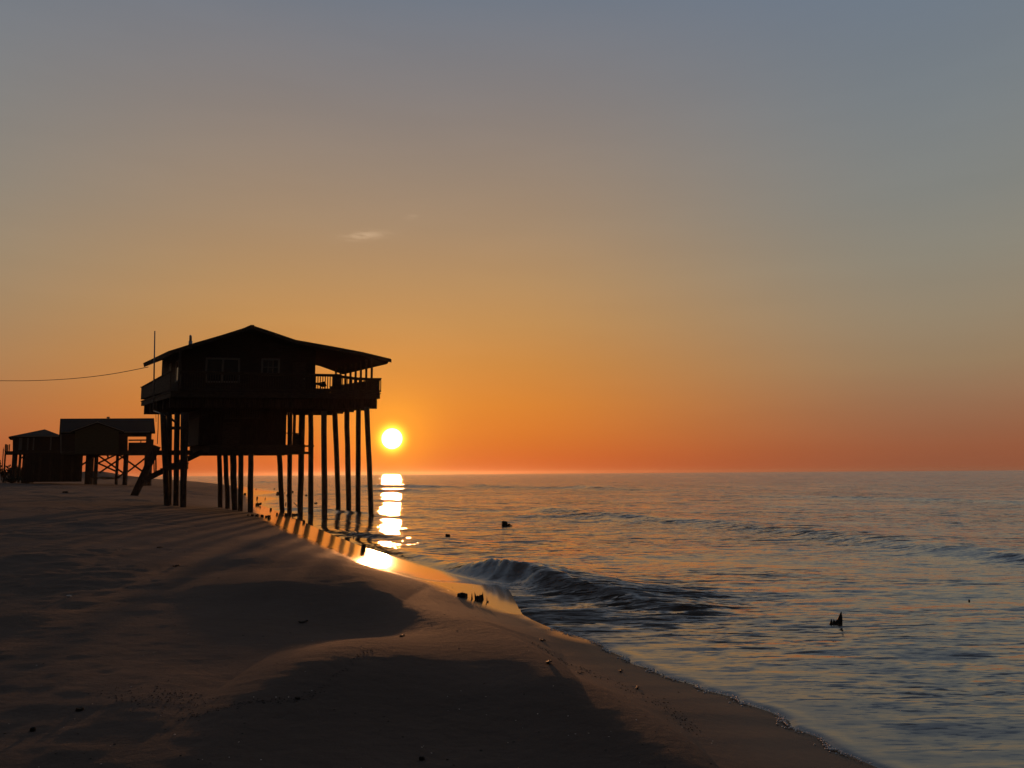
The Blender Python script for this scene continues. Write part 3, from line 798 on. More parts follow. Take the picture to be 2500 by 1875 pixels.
# the broken stair that comes down under the platform
st = MB()
for off in (0.0, 0.9):
    pbeam(st, 352, 1172, 42.9 + off, 494, 1103, 44.4 + off, 13)
for i in range(9):
    k = i / 9; x = 365 + k * 115; y = 1157 - k * 55
    q = atY(x, y, 43.0 + 1.4 * k)
    st.prism([q, q + Vector((0.27, 0, 0)), q + Vector((0.27, 0, 0.04)), q + Vector((0, 0, 0.04))], Vector((0, 0.9, 0)))
st.build('stairs', MT['board'], root)
m_ = MB(); m_.tube([atY(380, 1106, 42.7), atY(381, 1150, 42.7)], 0.045, 6); m_.build('stair_post', MT['board'], root)
m_ = MB(); m_.tube([atY(375, 1106, 43.3), atY(376.5, 1152, 43.3)], 0.035, 6); m_.build('stair_post', MT['board'], root)
# sloping timber leaning against the stair, one end in the sand
gp = ground(329, 1210)
m_ = MB(); Yt = gp.y + 0.5
pbeam(m_, 325, 1216, gp.y, 384, 1089, Yt, 17, 0.12)
tag(m_.build('fallen_timber', MT['pile']), 'thick broken timber leaning from the sand up toward the dangling stair of the big house', 'timber')
# service mast in front of the inland deck corner
m_ = MB(); m_.tube([atY(374.5, 1003, 43.6), atY(376, 920, 43.6), atY(378, 808, 43.6)], [0.042, 0.042, 0.033], 8)
m_.tube([atY(374.5, 1003, 43.6), atY(384, 1006, 43.0), atY(404, 1014, 42.0)], 0.03, 6)
m_.build('service_mast', MT['metal'], root, True)
m_ = MB(); m_.tube([atY(386.5, 1008, 43.2), atY(386, 1045, 43.2), atY(384, 1084, 43.2)], 0.022, 6); m_.build('hanging_cable', MT['cable'], root)
m_ = MB(); m_.tube([atY(380.5, 1012, 43.4), atY(381, 1030, 43.4)], 0.012, 6); m_.build('hanging_cable', MT['cable'], root)
# faint diagonal rails on the front
m_ = MB(); pbeam(m_, 462, 1024, 42.6, 550, 997, 43.0, 2.0, 0.04); m_.build('brace', MT['board'], root)

# deck chair on the porch
ch = empty('deck_chair', H.P(781, 948, 1.1), 'low slung deck chair sitting on the open porch behind the balusters', 'chair')
zf = z_floor
def cq(x, y, b=1.1): return H.P(x, y, b)
sm = MB(); sm.prism([cq(769, 936), cq(790, 938), cq(790, 935), cq(778, 934), cq(769, 934)], H.B * 0.6); sm.build('seat', MT['chair'], ch)
sm = MB(); sm.prism([cq(783, 936), cq(798, 943), cq(795, 934), cq(792, 931), cq(784, 933)], H.B * 0.6); sm.build('backrest', MT['chair'], ch)
for (x, b) in ((771, 1.1), (793, 1.1), (771, 1.65), (793, 1.65)):
    q = cq(x, 937, 1.1) + H.B * (b - 1.1)
    sm = MB(); sm.beam(q, Vector((q.x, q.y, zf)), 0.05); sm.build('leg', MT['chair'], ch)

# power line to the left eave
pts = [(-700, 905, 63), (-400, 918, 61), (-150, 927, 59), (0, 929.5, 58), (90, 929, 57), (180, 924, 54), (270, 913.5, 51), (362, 896, 48)]
C = catmull([tuple(atY(*q)) for q in pts], 5)
m_ = MB(); m_.tube([Vector(q) for q in C], 0.021, 6)
tag(m_.build('power_line', MT['cable'], None, True), 'thin black overhead cable sagging in from the left to the house eave', 'cable')

# ------------------------------------------------------------------ neighbouring houses
def gz(x, y):
    return float(terrain([x], [y])[0][0])
NB = Frame((atY(150, 1160, 95).x, 95.0), 0.0, R(-31))
n1 = empty('stilt_house', NB.w(6, 3, 1.5), 'far smaller stilt house with long ridge roof and a front gable, behind the leaning timber', 'house')
def ppoly(fr, pts, b, depth): return MB().prism([fr.P(x, y, b) for x, y in pts], fr.B * depth)
# long roof: ridge along the picture, slope toward us
e0, e1 = NB.P(147, 1055, 0), NB.P(379, 1054.5, 0); r0, r1 = NB.P(147, 1022, 4.2), NB.P(376, 1021, 4.2)
k0 = e0 + NB.B * 8.4; k1 = e1 + NB.B * 8.4; dz = Vector((0, 0, -0.22))
rf = MB(); rf.add([e0, e1, r1, r0, k0, k1, e0 + dz, e1 + dz, r1 + dz, r0 + dz, k0 + dz, k1 + dz],
                  [(0, 1, 2, 3), (3, 2, 5, 4), (6, 9, 8, 7), (9, 10, 11, 8), (0, 3, 9, 6), (3, 4, 10, 9), (1, 7, 8, 2), (2, 8, 11, 5), (0, 6, 7, 1), (4, 5, 11, 10)])
nroof = rf.build('roof', MT['shingle'], n1)
gb = ppoly(NB, [(174, 1052), (238, 1030), (302, 1052), (300, 1055.5), (238, 1034), (176, 1055.5)], -1.3, 3.4); gb.build('roof', MT['shingle'], n1)
tr = ppoly(NB, [(173, 1052), (238, 1029.6), (303, 1052), (302, 1053.6), (238, 1031.4), (174, 1053.6)], -1.36, 0.05); tr.build('gable_trim', MT['trim'], n1)
for (x0, x1) in ((147, 173), (303, 366)):
    m_ = MB(); NB.pbox(m_, x0, 1054, x1, 1055.6, -0.06, -0.01); m_.build('fascia', MT['trim'], n1)
w1 = ppoly(NB, [(150, 1108), (312, 1108), (312, 1056), (150, 1056)], 0.3, 7.6); w1.build('wall', MT['siding'], n1)
w2 = ppoly(NB, [(184, 1108), (290, 1108), (290, 1053), (238, 1034.5), (184, 1053)], -1.0, 1.28); w2.build('gable_wall', MT['greenwall'], n1)
m_ = MB(); NB.pbox(m_, 262, 1019.5, 267, 1026, 4.0, 4.3); NB.pbox(m_, 260.5, 1017.5, 268, 1019.5, 3.9, 4.4); m_.build('roof_vent', MT['metal'], nroof)
m_ = MB(); NB.pbox(m_, 150, 1101, 373, 1108, -0.4, 7.9); m_.build('floor_platform', MT['board'], n1)
m_ = MB(); NB.pbox(m_, 358, 1056, 368.5, 1101, 0.2, 0.6); m_.build('porch_post', MT['board'], n1)
m_ = MB(); NB.pbox(m_, 313, 1055, 372, 1058, 0.2, 0.5); m_.build('porch_beam', MT['board'], n1)
m_ = MB()
NB.pbox(m_, 314, 1073, 373, 1076, 0.1, 0.2); NB.pbox(m_, 314, 1080.5, 373, 1101, 0.1, 0.15)
NB.pbox(m_, 343, 1076, 345, 1081, 0.1, 0.2); NB.pbox(m_, 358, 1073, 374, 1101, 0.22, 0.3); m_.build('railing', MT['board'], n1)
for (x0, x1, Yd, yb) in ((214, 227, 96.5, 1172), (233, 239.5, 95.5, 1174), (285, 290, 96.5, 1172), (304.5, 312.5, 95.2, 1172.5), (355, 362, 94.6, 1175), (365, 371.5, 95.2, 1175)):
    tpt = atY((x0 + x1) / 2, 1104, Yd); z = gz(tpt.x, Yd)
    m_ = MB(); w_ = (x1 - x0) / F * Yd
    m_.beam(tpt, Vector((tpt.x, Yd, z - 0.4)), w_, w_); m_.build('piling', MT['pile'], n1)
for (x0, y0, x1, y1) in ((240, 1112, 304, 1157), (240, 1131, 286, 1152), (235, 1133, 285, 1109), (243, 1154, 308, 1110), (290, 1110, 348, 1151), (312, 1152, 358, 1116), (286, 1167, 312, 1148), (200, 1135, 235, 1112), (262, 1108, 264, 1118)):
    m_ = MB(); pbeam(m_, x0, y0, 96, x1, y1, 96, 3.6, 0.1); m_.build('brace', MT['pile'], n1)
# boarded store under the left half
m_ = MB(); NB.pbox(m_, 62, 1106, 199, 1176, 1.5, 7); 
m_.build('lattice_skirt', MT['lower'], n1)
for (x0, x1) in ((80, 82), (96, 98), (122, 124), (150, 152), (176, 178), (196, 199)):
    m_ = MB(); NB.pbox(m_, x0, 1108, x1, 1176, 1.35, 1.48); m_.build('piling', MT['pile'], n1)
m_ = MB(); NB.pbox(m_, 213, 1150, 227, 1166, 0.8, 1.1); m_.build('meter_box', MT['board'], n1)

NC = Frame((atY(20, 1160, 103).x, 103.0), 0.0, R(-31))
n2 = empty('stilt_house', NC.w(3, 3, 1.5), 'low hip roofed stilt house at the left edge, half hidden by its taller neighbour', 'house')
a_ = NC.P(21, 1066, -0.3); b_ = NC.P(152, 1064, -0.3); apx = NC.P(109, 1048, 3.2); dz = Vector((0, 0, -0.18)); bk = NC.B * 7
rf = MB(); rf.add([a_, b_, b_ + bk, a_ + bk, apx, a_ + dz, b_ + dz, b_ + bk + dz, a_ + bk + dz], [(0, 1, 4), (1, 2, 4), (2, 3, 4), (3, 0, 4), (0, 5, 6, 1), (1, 6, 7, 2), (2, 7, 8, 3), (3, 8, 5, 0), (5, 8, 7, 6)])
rf.build('roof', MT['shingle'], n2)
m_ = MB(); NC.pbox(m_, 27, 1064.2, 149, 1066, -0.36, -0.31); m_.build('fascia', MT['trim'], n2)
m_ = ppoly(NC, [(31, 1104), (150, 1104), (150, 1066.5), (31, 1066.5)], 0.1, 6.4); m_.build('wall', MT['siding'], n2)
for x in (47, 51, 67, 81, 123):
    m_ = MB(); NC.pbox(m_, x, 1068, x + 1.6, 1099, 0.02, 0.08); m_.build('porch_post', MT['trim'], n2)
m_ = MB(); NC.pbox(m_, 11.5, 1101.5, 150, 1107, -0.3, 6); m_.build('floor_platform', MT['board'], n2)
for x in (12, 15, 18, 22):
    m_ = MB(); NC.pbox(m_, x, 1084.5 if x != 18 else 1086, x + 1.5, 1102, -0.25 + x * 0.02, x * 0.02 - 0.1); m_.build('railing_post', MT['board'], n2)
for (x0, x1, b) in ((33, 41, 0.2), (48, 52, 2.0), (12, 14.5, 0.1), (58, 64, 1.4)):
    tpt = NC.P((x0 + x1) / 2, 1105, b); z = gz(tpt.x, tpt.y); m_ = MB(); w_ = (x1 - x0) / F * tpt.y
    m_.beam(tpt, Vector((tpt.x, tpt.y, z - 0.4)), w_, w_); m_.build('piling', MT['pile'], n2)
m_ = MB(); pbeam(m_, 51, 1119, 104, 60, 1113, 104, 3, 0.1); m_.build('brace', MT['pile'], n2)
# utility post further off
m_ = MB(); q = atY(8.5, 1096, 150); m_.tube([Vector((q.x, q.y, 1)), q], 0.09, 6); m_.tube([q, q + Vector((-0.1, 0, 0.35))], 0.03, 5)
tag(m_.build('thin_post', MT['pile']), 'thin upright post beside the dark bush at the far left edge', 'post')

# shrubs
def shrub(px, py_base, wpx, hpx, Yd, label, seed, n=900):
    rs = random.Random(seed)
    base = atY(px, py_base, Yd); z = gz(base.x, base.y); base = Vector((base.x, Yd, z - 0.05))
    w_ = wpx / F * Yd; h = hpx / F * Yd
    o = empty('shrub', base, label, 'shrub', 'dune shrubs around the far houses')
    lv = MB(); st_ = MB(); ss = 0.5 * (w_ * h) ** 0.5 * 0.16
    lumps = [(rs.uniform(-.32, .32) * w_, rs.uniform(-.3, .3) * w_, rs.uniform(0.25, 0.72) * h, rs.uniform(.16, .30)) for _ in range(9)]
    for (lx, ly, lz, lr) in lumps:
        st_.tube([base, base + Vector((lx * 0.5, ly * 0.5, lz * 0.5)), base + Vector((lx, ly, lz))], [0.05, 0.035, 0.015], 5)
        for _ in range(n // 9):
            while True:
                q = Vector((rs.uniform(-1, 1), rs.uniform(-1, 1), rs.uniform(-1, 1)))
                if q.length < 1: break
            c = base + Vector((lx + q.x * lr * w_, ly + q.y * lr * w_, max(0.0, lz + q.z * lr * h * 0.9)))
            u = Vector((rs.gauss(0, 1), rs.gauss(0, 1), rs.gauss(0, 1))).normalized(); v = u.orthogonal().normalized(); s1 = ss * rs.uniform(.4, 1)
            lv.add([c - u * s1, c + v * s1 * .45, c + u * s1, c - v * s1 * .45], [(0, 1, 2, 3)])
    lv.build('foliage', MT['leaf'], o); st_.build('stem', MT['pile'], o)
shrub(-8, 1172, 34, 68, 108, 'tall dark bush cut by the left edge of the photo', 1, 1400)
shrub(22, 1172, 34, 52, 110, 'rounded dark bush below the small rear deck posts', 2, 1200)
shrub(46, 1170, 26, 46, 112, 'dark bush showing between the pilings of the low hip roofed house', 3, 1000)
shrub(30, 1174, 40, 20, 100, 'low spreading bush in front of the hip roofed house', 4, 900)
shrub(66, 1175, 30, 17, 98, 'small bush on the sand under the left end of the gabled neighbour', 5, 700)
shrub(255, 1160, 30, 9, 190, 'low scrub on the distant dune left of the crossed braces', 6, 700)
shrub(278, 1162, 34, 7, 200, 'low scrub on the seaward end of the distant dune', 7, 700)
shrub(228, 1158, 30, 14, 180, 'scrub on the distant dune behind the meter box', 8, 700)

# ------------------------------------------------------------------ stumps and driftwood
def stump(mb, base, w_, h, lean=(0, 0), jag=0.3, depth=0.8, seed=0, point=False):
    rs = random.Random(seed); n = 11; rings = 6
    ang = [2 * math.pi * j / n for j in range(n)]
    prof_ = [rs.uniform(.78, 1.15) for _ in range(n)]; topj = [rs.uniform(-1, 1) for _ in range(n)]
    vs = []
    for i in range(rings):
        k = i / (rings - 1)
        tap = (1 - k) ** 0.75 * 0.94 + 0.05 if point else 1.08 - 0.22 * k
        for j in range(n):
            r_ = w_ / 2 * tap * prof_[j] * rs.uniform(.94, 1.06)
            zz = -min(0.25, 0.35 * h + 0.02) + k * (h + min(0.25, 0.35 * h + 0.02))
            if i == rings - 1: zz += topj[j] * jag * h * (0.2 if point else 0.5)
            vs.append(base + Vector((math.cos(ang[j]) * r_ + lean[0] * k, math.sin(ang[j]) * r_ * depth + lean[1] * k, zz)))
    fs = [(i * n + j, i * n + (j + 1) % n, (i + 1) * n + (j + 1) % n, (i + 1) * n + j) for i in range(rings - 1) for j in range(n)]
    vs.append(base + Vector((lean[0], lean[1], h * (1.02 if point else 0.8)))); c = len(vs) - 1
    fs += [((rings - 1) * n + j, (rings - 1) * n + (j + 1) % n, c) for j in range(n)]
    mb.add(vs, fs)

def debris(name, label, cat, items, group=None, seed=0, m='stump'):
    """items: (px, py, width px, height px, lean px, pointed?)"""
    mb_ = MB()
    for i, (x, y, w_, h, le, pt) in enumerate(items):
        if i == 0: g0 = ground(x, y)
        s_ = g0.y / F
        g = Vector((atY(x, y, g0.y).x, g0.y + 0.02 * i, g0.z + (items[0][1] - y) * s_ * 0.5))
        stump(mb_, g, w_ * s_, h * s_, (le * s_, 0), 0.35, 0.8, seed * 31 + i, pt)
    return tag(mb_.build(name, MT[m], None), label, cat, group)
debris('tree_snag', 'black jagged snag with one tall spike standing alone in the shallow water at right', 'snag',
       [(2026, 1526, 13, 13, 5, True), (2038, 1529, 15, 13, 0, True), (2045, 1532, 22, 13, 2, True), (2048, 1534, 25, 31, 12, True), (2056, 1539, 9, 7, 3, True)], seed=1)
debris('sea_stump', 'broad two lump stump showing in the open water right of the sun track', 'stump',
       [(1232, 1286, 14, 13, 0, False), (1243, 1286, 8, 6, 0, False), (1248, 1286, 7, 3, 0, False)], seed=2)
debris('sea_stump', 'small square topped stump in the water between the sun track and the two lump stump', 'stump',
       [(1090.5, 1314, 8, 9, 0, False), (1095.5, 1315, 7, 9, 0, False)], seed=3)
debris('sand_stump', 'tilted block stump on the wet sand beside the bright sun reflection', 'stump', [(885, 1344, 11, 15, 3, False)], seed=4)
debris('thin_stick', 'short thin stick upright in the swash just behind the tilted block stump', 'stick', [(863, 1313, 2, 8, 0, False)], seed=5)
grp = 'row of snags at the wet sand edge'
debris('tree_snag', 'rounded root mound with a small peak, leftmost of the snags at the wet sand edge', 'snag',
       [(1128, 1458, 22, 9, 0, False), (1129, 1454, 5, 10, 0, True), (1136, 1460, 10, 8, 0, False)], grp, 6)
debris('tree_snag', 'single pointed spike beside the root mound at the wet sand edge', 'snag', [(1152, 1463, 6, 14, 0, True)], grp, 7)
debris('tree_snag', 'broken multi spiked stump, widest of the row at the wet sand edge', 'snag',
       [(1164, 1465, 9, 17, -5, True), (1167, 1466, 9, 9, 0, False), (1171, 1466, 9, 12, 0, True), (1174, 1467, 7, 10, 0, False), (1178, 1468, 7, 18, 0, True)], grp, 8)
debris('tree_snag', 'thin flared spike at the right end of the row of snags', 'snag', [(1189, 1471, 4, 13, 0, True), (1190, 1472, 7, 4, 2, True)], grp, 9)
debris('sea_stump', 'low dark stump poking from the rough dark tongue of water', 'stump', [(1667, 1447, 9, 5, 0, False)], seed=10)
debris('sea_stump', 'tiny stump tip near the crest of the shore wave', 'stump', [(1403, 1428, 6, 4, 0, False)], seed=11)
debris('sea_stump', 'tiny dark tip of a stump far out at the right of the sea', 'stump', [(2366, 1468, 4, 3, 0, False)], seed=12)
debris('sea_stump', 'small dark lump just right of the outermost piling', 'stump', [(891, 1248, 5, 3, 0, False)], seed=13)
debris('sea_stump', 'flat wide lump in the water between the middle pilings', 'stump', [(771, 1230, 9, 3, 0, False), (773, 1230, 3, 5, 0, True)], seed=14)
debris('sea_stump', 'pointed small stump in the water left of the middle pilings', 'stump', [(747.5, 1211, 6, 5, 0, True), (747.5, 1211, 6, 3, 0, False)], seed=15)
debris('sand_stump', 'stump standing in the thin water below the right hand pilings', 'stump', [(742, 1277, 6, 7, 0, False)], seed=16)
debris('sand_stump', 'little stump on the wet strip right of the inland pilings', 'stump', [(661, 1246, 5, 5, 0, False)], seed=17)
debris('tree_snag', 'twiggy snag by the fifth lone piling at the waterline', 'snag',
       [(628, 1234, 9, 5, 0, False), (629, 1231, 3, 10, -1, True), (634, 1229, 6, 4, 2, False)], seed=18)
far_lumps = [(597, 1209, 7, 5, 'blocky far stump beside the fifth lone piling'), (625, 1195, 4, 3, 'tiny far stump highest on the left of the far swash'),
             (669, 1195, 3, 2.5, 'tiny far stump out in the far water'), (677, 1209, 6, 8, 'tall leaning far stump left of the leaning piling'),
             (695, 1204, 4, 3, 'tiny far stump between the two leaning pilings'), (714, 1203, 5, 4, 'far stump touching the right side of a piling'),
             (627, 1218, 4, 5, 'pointed far stump on the far sand lobe'), (647, 1219, 3, 5, 'narrow far stump on the tip of the far sand lobe'),
             (701, 1212, 4, 5, 'far stump half hidden behind a piling'), (697, 1234, 3, 7, 'thin wavy stick between two pilings at the waterline')]
for i, (x, y, w_, h, lb) in enumerate(far_lumps):
    debris('far_stump', lb, 'stump', [(x, y, w_, h, 1, i % 3 == 1)], 'stumps in the far swash', 40 + i)
for i, (x, y, w_, h) in enumerate(((606, 1259, 6, 3), (616, 1260, 7, 4), (628, 1261, 9, 5), (640, 1262, 8, 5), (650, 1263, 7, 4), (657, 1266, 8, 8))):
    debris('shore_rock', 'dark lump on sand below the lone piling, %s' % ('first from left', 'second from left', 'third from left', 'fourth from left', 'fifth from left', 'rightmost and largest')[i],
           'debris', [(x, y, w_, h, 0, False)], 'dark lumps on the sand near the pilings', 60 + i)
for i, (x, y, w_, h) in enumerate(((676, 1257, 5, 5), (690, 1259, 6, 3), (699, 1259, 9, 6), (708, 1259, 8, 7), (717, 1260, 9, 6), (725, 1259, 7, 5))):
    debris('shore_rock', 'dark lump among the leaning pilings, %s' % ('first from left', 'second from left', 'third from left', 'fourth from left', 'fifth from left', 'rightmost')[i],
           'debris', [(x, y, w_, h, 0, False)], 'dark lumps among the pilings in the swash', 70 + i)
# stick slanting out beside a piling
m_ = MB(); g = ground(727, 1236); m_.tube([g + Vector((0.1, 0, -0.1)), atY(717, 1227, g.y)], [0.035, 0.025], 6)
tag(m_.build('driftwood_stick', MT['stump']), 'straight stick slanting up out of the water beside a piling', 'stick')
# curved driftwood and flakes on the sand
def curved(px, py, wpx, label, seed, r_=0.02, lift=0.6):
    rs = random.Random(seed); g = ground(px, py); s_ = g.y / F; w_ = wpx * s_
    pts = []
    for i in range(8):
        k = i / 7 * 2 - 1
        x = g.x + k * w_ / 2; y = g.y + 0.06 * math.sin(k * 3); zt = gz(x, y)
        pts.append(Vector((x, y, zt + r_ * 0.7 + lift * w_ * 0.25 * k * k)))
    mb_ = MB(); mb_.tube(pts, [r_ * (1 - 0.7 * abs(i / 7 * 2 - 1)) for i in range(8)], 7, 0.2)
    return tag(mb_.build('driftwood', MT['stump'], None, True), label, 'driftwood')
curved(740, 1522, 22, 'curved upturned piece of driftwood on the dark sand in the middle foreground', 1, 0.016)
curved(430, 1384, 14, 'short curved driftwood lying on the sand at left of centre', 2, 0.02, 0.2)
curved(390, 1338, 13, 'flat dark twig on the sand below the pilings at left', 3, 0.02, 0.1)
curved(982, 1554, 12, 'small dark twig at the lit sand band', 4, 0.012, 0.2)
curved(1417, 1645, 20, 'thin pale curved shell fragment near the swash edge', 5, 0.006, 0.3)
curved(1340, 1621, 12, 'dark leaf like scrap on the lit sand near the water', 6, 0.016, 0.5)
curved(1325, 1566, 14, 'low dark scrap on the damp sand above the foam', 7, 0.014, 0.1)
curved(1516, 1642, 10, 'bent dark scrap between the foam edge and the shaded swell', 8, 0.012, 0.4)
curved(1556, 1682, 8, 'small dark scrap close to the right of the shaded sand swell', 9, 0.010, 0.1)
def lump(px, py, wpx, label, name='shell_lump', m='stump', flat=0.5, seed=0):
    g = ground(px, py); w_ = wpx * g.y / F; rs = random.Random(seed)
    mb_ = MB(); stump(mb_, g - Vector((0, 0, 0.0)), w_, w_ * flat, (0, 0), 0.3, 0.8, seed + 500)
    return tag(mb_.build(name, MT[m]), label, 'debris')
lump(727, 1707, 13, 'dark clod on the sand in the centre foreground', 'sand_clod', 'weed', 0.35, 1)
lump(1030, 1860, 14, 'dark rounded clod at the bottom edge of the photo', 'sand_clod', 'weed', 0.5, 2)
lump(80, 1788, 14, 'dark clod on the rough sand in the lower left corner', 'sand_clod', 'weed', 0.5, 3)
lump(195, 1735, 20, 'low mound of weed on the sand at lower left', 'weed_clod', 'weed', 0.3, 4)
lump(168, 1459, 13, 'single pale shell catching the light on the left part of the beach', 'shell', 'shell', 0.35, 5)
lump(1092, 1858, 6, 'dark scrap right of the rounded clod at the bottom edge', 'sand_clod', 'weed', 0.3, 6)
lump(160, 1203, 14, 'dark clump on the pale sand in front of the gabled neighbour house', 'sand_clod', 'weed', 0.22, 7)

# many small shells and scraps: one of each kind, then copies
def mini(name, m, shape):
    me = bpy.data.meshes.new(name); bm = bmesh.new()
    if shape == 'shell':
        bmesh.ops.create_icosphere(bm, subdivisions=2, radius=1)
        for v in bm.verts: v.co.z = max(v.co.z, -0.1) * 0.35; v.co.x *= 1 + 0.25 * v.co.y; v.co += Vector((random.uniform(-.05, .05),) * 3)
    else:
        bmesh.ops.create_icosphere(bm, subdivisions=2, radius=1)
        for v in bm.verts: v.co.z *= 0.3; v.co *= random.uniform(.65, 1.2)
    bm.to_mesh(me); bm.free(); me.materials.append(m); return me
me_shell = mini('shell', MT['shell'], 'shell'); me_scrap = mini('scrap', MT['weed'], 'scrap')
sp = []
tries = 0
while len(sp) < 230 and tries < 5000:
    tries += 1
    px = random.uniform(5, 1750); py = random.uniform(1330, 1872)
    if random.random() > (0.25 + 0.75 * ((py - 1330) / 540)): continue
    q = onz(px, py, 0.45)
    sp.append((q.x, q.y))
for _ in range(60):          # denser line of fragments on the shining swash edge
    q = onz(random.uniform(940, 1160), random.uniform(1395, 1445), 0.3); sp.append((q.x, q.y))
xs = np.array([q[0] for q in sp]); ys = np.array([q[1] for q in sp]); zs, ss_ = terrain(xs, ys)
first = {}
for i in range(len(sp)):
    if ss_[i] < 0.35: continue
    shell_ = (i % 5 < 2) if i < 230 else True
    r_ = random.uniform(0.003, 0.007) * (1 + 0.03 * ys[i]) if shell_ else random.uniform(0.003, 0.009) * (1 + 0.05 * ys[i])
    if shell_ not in first:
        o = bpy.data.objects.new('shell_fragment' if shell_ else 'seaweed_scrap', me_shell if shell_ else me_scrap); first[shell_] = o
    else: o = first[shell_].copy()
    COL.objects.link(o)
    o.location = (xs[i], ys[i], zs[i] + r_ * (0.02 if shell_ else 0.1)); o.scale = (r_, r_ * random.uniform(.5, 1), r_ * random.uniform(.6, 1.2))
    o.rotation_euler = (random.uniform(-.3, .3), random.uniform(-.3, .3), random.uniform(0, 6.28))
    if shell_: tag(o, 'tiny pale shell fragment lying loose on the dark sand', 'shell', 'tiny shell fragments scattered over the beach')
    else: tag(o, 'tiny dark scrap of weed lying loose on the sand', 'seaweed', 'tiny weed scraps scattered over the beach')

# drift lines of weed crumbs
def crumbs(paths, n, name, size=(0.003, 0.010)):
    mb_ = MB(); pts = []
    for path, wd in paths:
        C_ = catmull([tuple(onz(x, y, zz)[:2]) for x, y, zz in path], 6)
        for _ in range(n):
            k = random.random() * (len(C_) - 1); i = int(k); q = C_[i] + (C_[min(i + 1, len(C_) - 1)] - C_[i]) * (k - i)
            sc_ = wd * (0.4 + 0.02 * q[1])
            pts.append((q[0] + random.gauss(0, sc_), q[1] + random.gauss(0, sc_ * 1.2)))
    px_ = np.array(pts); z_, s_ = terrain(px_[:, 0], px_[:, 1])
    for (x, y), z, s2 in zip(pts, z_, s_):
        if s2 < 0.5: continue
        r_ = random.uniform(*size) * (0.6 + 0.035 * y); c = Vector((x, y, z + r_ * 0.15)); a0 = random.uniform(0, 6.28)
        vs = [c + Vector((math.cos(a0 + j * 1.2566) * r_ * random.uniform(.6, 1.6), math.sin(a0 + j * 1.2566) * r_ * random.uniform(.4, 1), 0)) for j in range(5)] + [c + Vector((0, 0, r_ * random.uniform(.3, .9)))]
        mb_.add(vs, [(j, (j + 1) % 5, 5) for j in range(5)] + [(4, 3, 2, 1, 0)])
    o = mb_.build(name, MT['weed']); return tag(o, kind='stuff')
crumbs([([(620, 1250, .5), (520, 1262, .7), (440, 1282, .9), (360, 1300, .9), (300, 1330, .9), (260, 1380, .9), (240, 1410, .9)], 0.9),
        ([(300, 1560, .8), (380, 1590, .8), (440, 1612, .7), (500, 1640, .7)], 0.20),
        ([(100, 1205, 1.3), (250, 1200, 1.3), (330, 1205, 1.2)], 1.2),
        ([(0, 1184, 1.5), (100, 1182, 1.5), (240, 1186, 1.4)], 1.5),
        ([(450, 1690, .6), (620, 1665, .6), (760, 1650, .6), (900, 1590, .5)], 0.05),
        ([(1290, 1580, .2), (1380, 1600, .2), (1500, 1640, .2), (1640, 1710, .2), (1700, 1760, .2)], 0.10)], 260, 'seaweed_wrack')

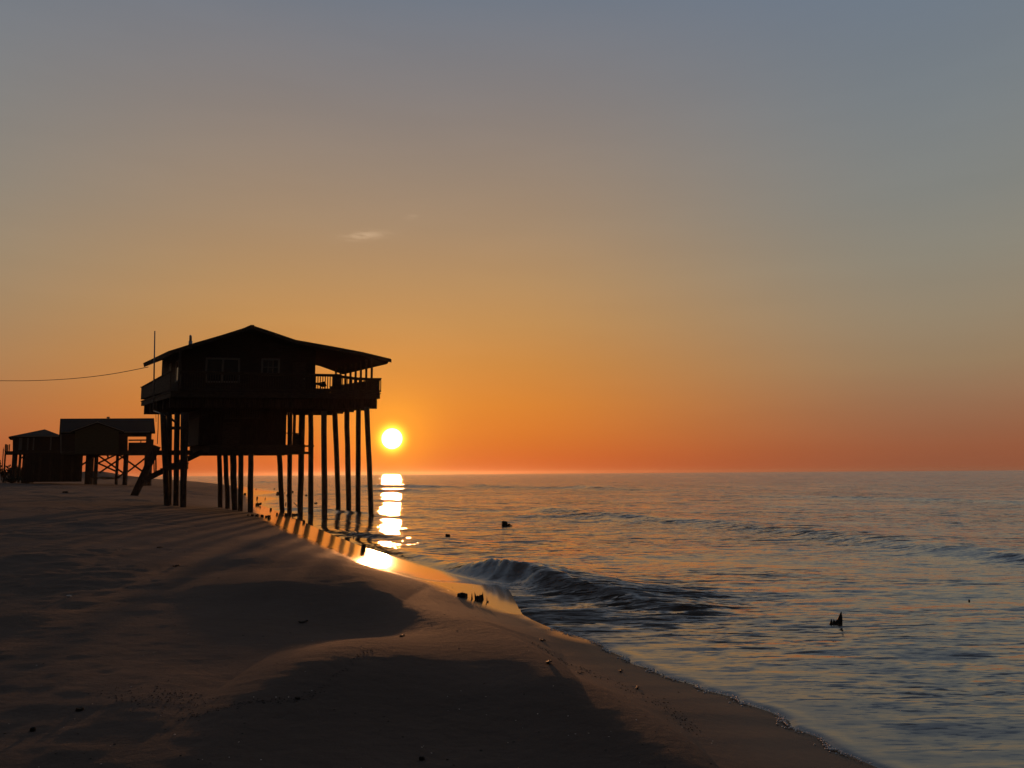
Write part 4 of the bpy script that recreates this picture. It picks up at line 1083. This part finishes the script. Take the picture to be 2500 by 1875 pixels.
# foam at the swash edge
fm = MB()
edge = catmull([tuple(onz(*q)[:2]) for q in near_px[::-1]], 14)
hot = [tuple(onz(*q)[:2]) for q in ((1290, 1507), (1352, 1536), (1396, 1549), (1467, 1572), (1487, 1590), (1540, 1612), (1603, 1640), (1650, 1660), (1721, 1685), (1809, 1714), (1925, 1762), (1931, 1774), (2045, 1832))]
def bubble(c, r_, n=7):
    vs = []; 
    for i in range(4):
        k = i / 4 * math.pi / 2
        for j in range(n):
            vs.append(c + Vector((math.cos(6.283 * j / n) * r_ * math.cos(k), math.sin(6.283 * j / n) * r_ * math.cos(k), r_ * 0.7 * math.sin(k))))
    vs.append(c + Vector((0, 0, r_ * 0.7)))
    fs = [(i * n + j, i * n + (j + 1) % n, (i + 1) * n + (j + 1) % n, (i + 1) * n + j) for i in range(3) for j in range(n)] + [(3 * n + j, 3 * n + (j + 1) % n, 4 * n) for j in range(n)]
    fm.add(vs, fs)
for i in range(len(edge) - 1):
    p0, p1 = edge[i], edge[i + 1]; L_ = math.hypot(*(p1 - p0)); nn = max(1, int(L_ / 0.010))
    nrm_ = np.array([(p1 - p0)[1], -(p1 - p0)[0]]) / (L_ + 1e-9)
    for k in range(nn):
        q = p0 + (p1 - p0) * (k + random.random()) / nn
        dh = min(math.hypot(q[0] - hx, q[1] - hy) for hx, hy in hot)
        dens = 0.55 + 1.3 * math.exp(-(dh / 0.18) ** 2)
        for _ in range(int(dens + random.random())):
            o_ = abs(random.gauss(0, 0.012 + 0.04 * math.exp(-(dh / 0.18) ** 2)))
            for sgn in (1,):
                x = q[0] + nrm_[0] * o_ * sgn; y = q[1] + nrm_[1] * o_ * sgn
                bubble(Vector((x, y, 0.008 + random.uniform(0, 0.010))), random.uniform(0.004, 0.009) * (1 + 0.8 * math.exp(-(dh / 0.15) ** 2)))
o = fm.build('sea_foam', MT['foam'], None, True); tag(o, kind='stuff')
print('objects', len(bpy.data.objects))

# ------------------------------------------------------------------ morning haze over the beach and the sea
mh = bpy.data.materials.new('haze air'); mh.use_nodes = True
t = mh.node_tree; t.nodes.clear()
pv = N(t, 'ShaderNodeVolumePrincipled'); ou = N(t, 'ShaderNodeOutputMaterial')
pv.inputs['Color'].default_value = (0.95, 0.90, 0.84, 1); pv.inputs['Density'].default_value = 0.00006; pv.inputs['Anisotropy'].default_value = 0.8
t.links.new(pv.outputs[0], ou.inputs['Volume'])
hb = MB(); x0, x1, y0, y1, z0, z1 = -42000, 26000, -300, 4900, -7.5, 14.5
hb.add([(x0, y0, z0), (x1, y0, z0), (x1, y1, z0), (x0, y1, z0), (x0, y0, z1), (x1, y0, z1), (x1, y1, z1), (x0, y1, z1)],
       [(0, 1, 2, 3), (4, 5, 6, 7), (0, 1, 5, 4), (1, 2, 6, 5), (2, 3, 7, 6), (3, 0, 4, 7)])
tag(hb.build('haze', mh), kind='stuff')
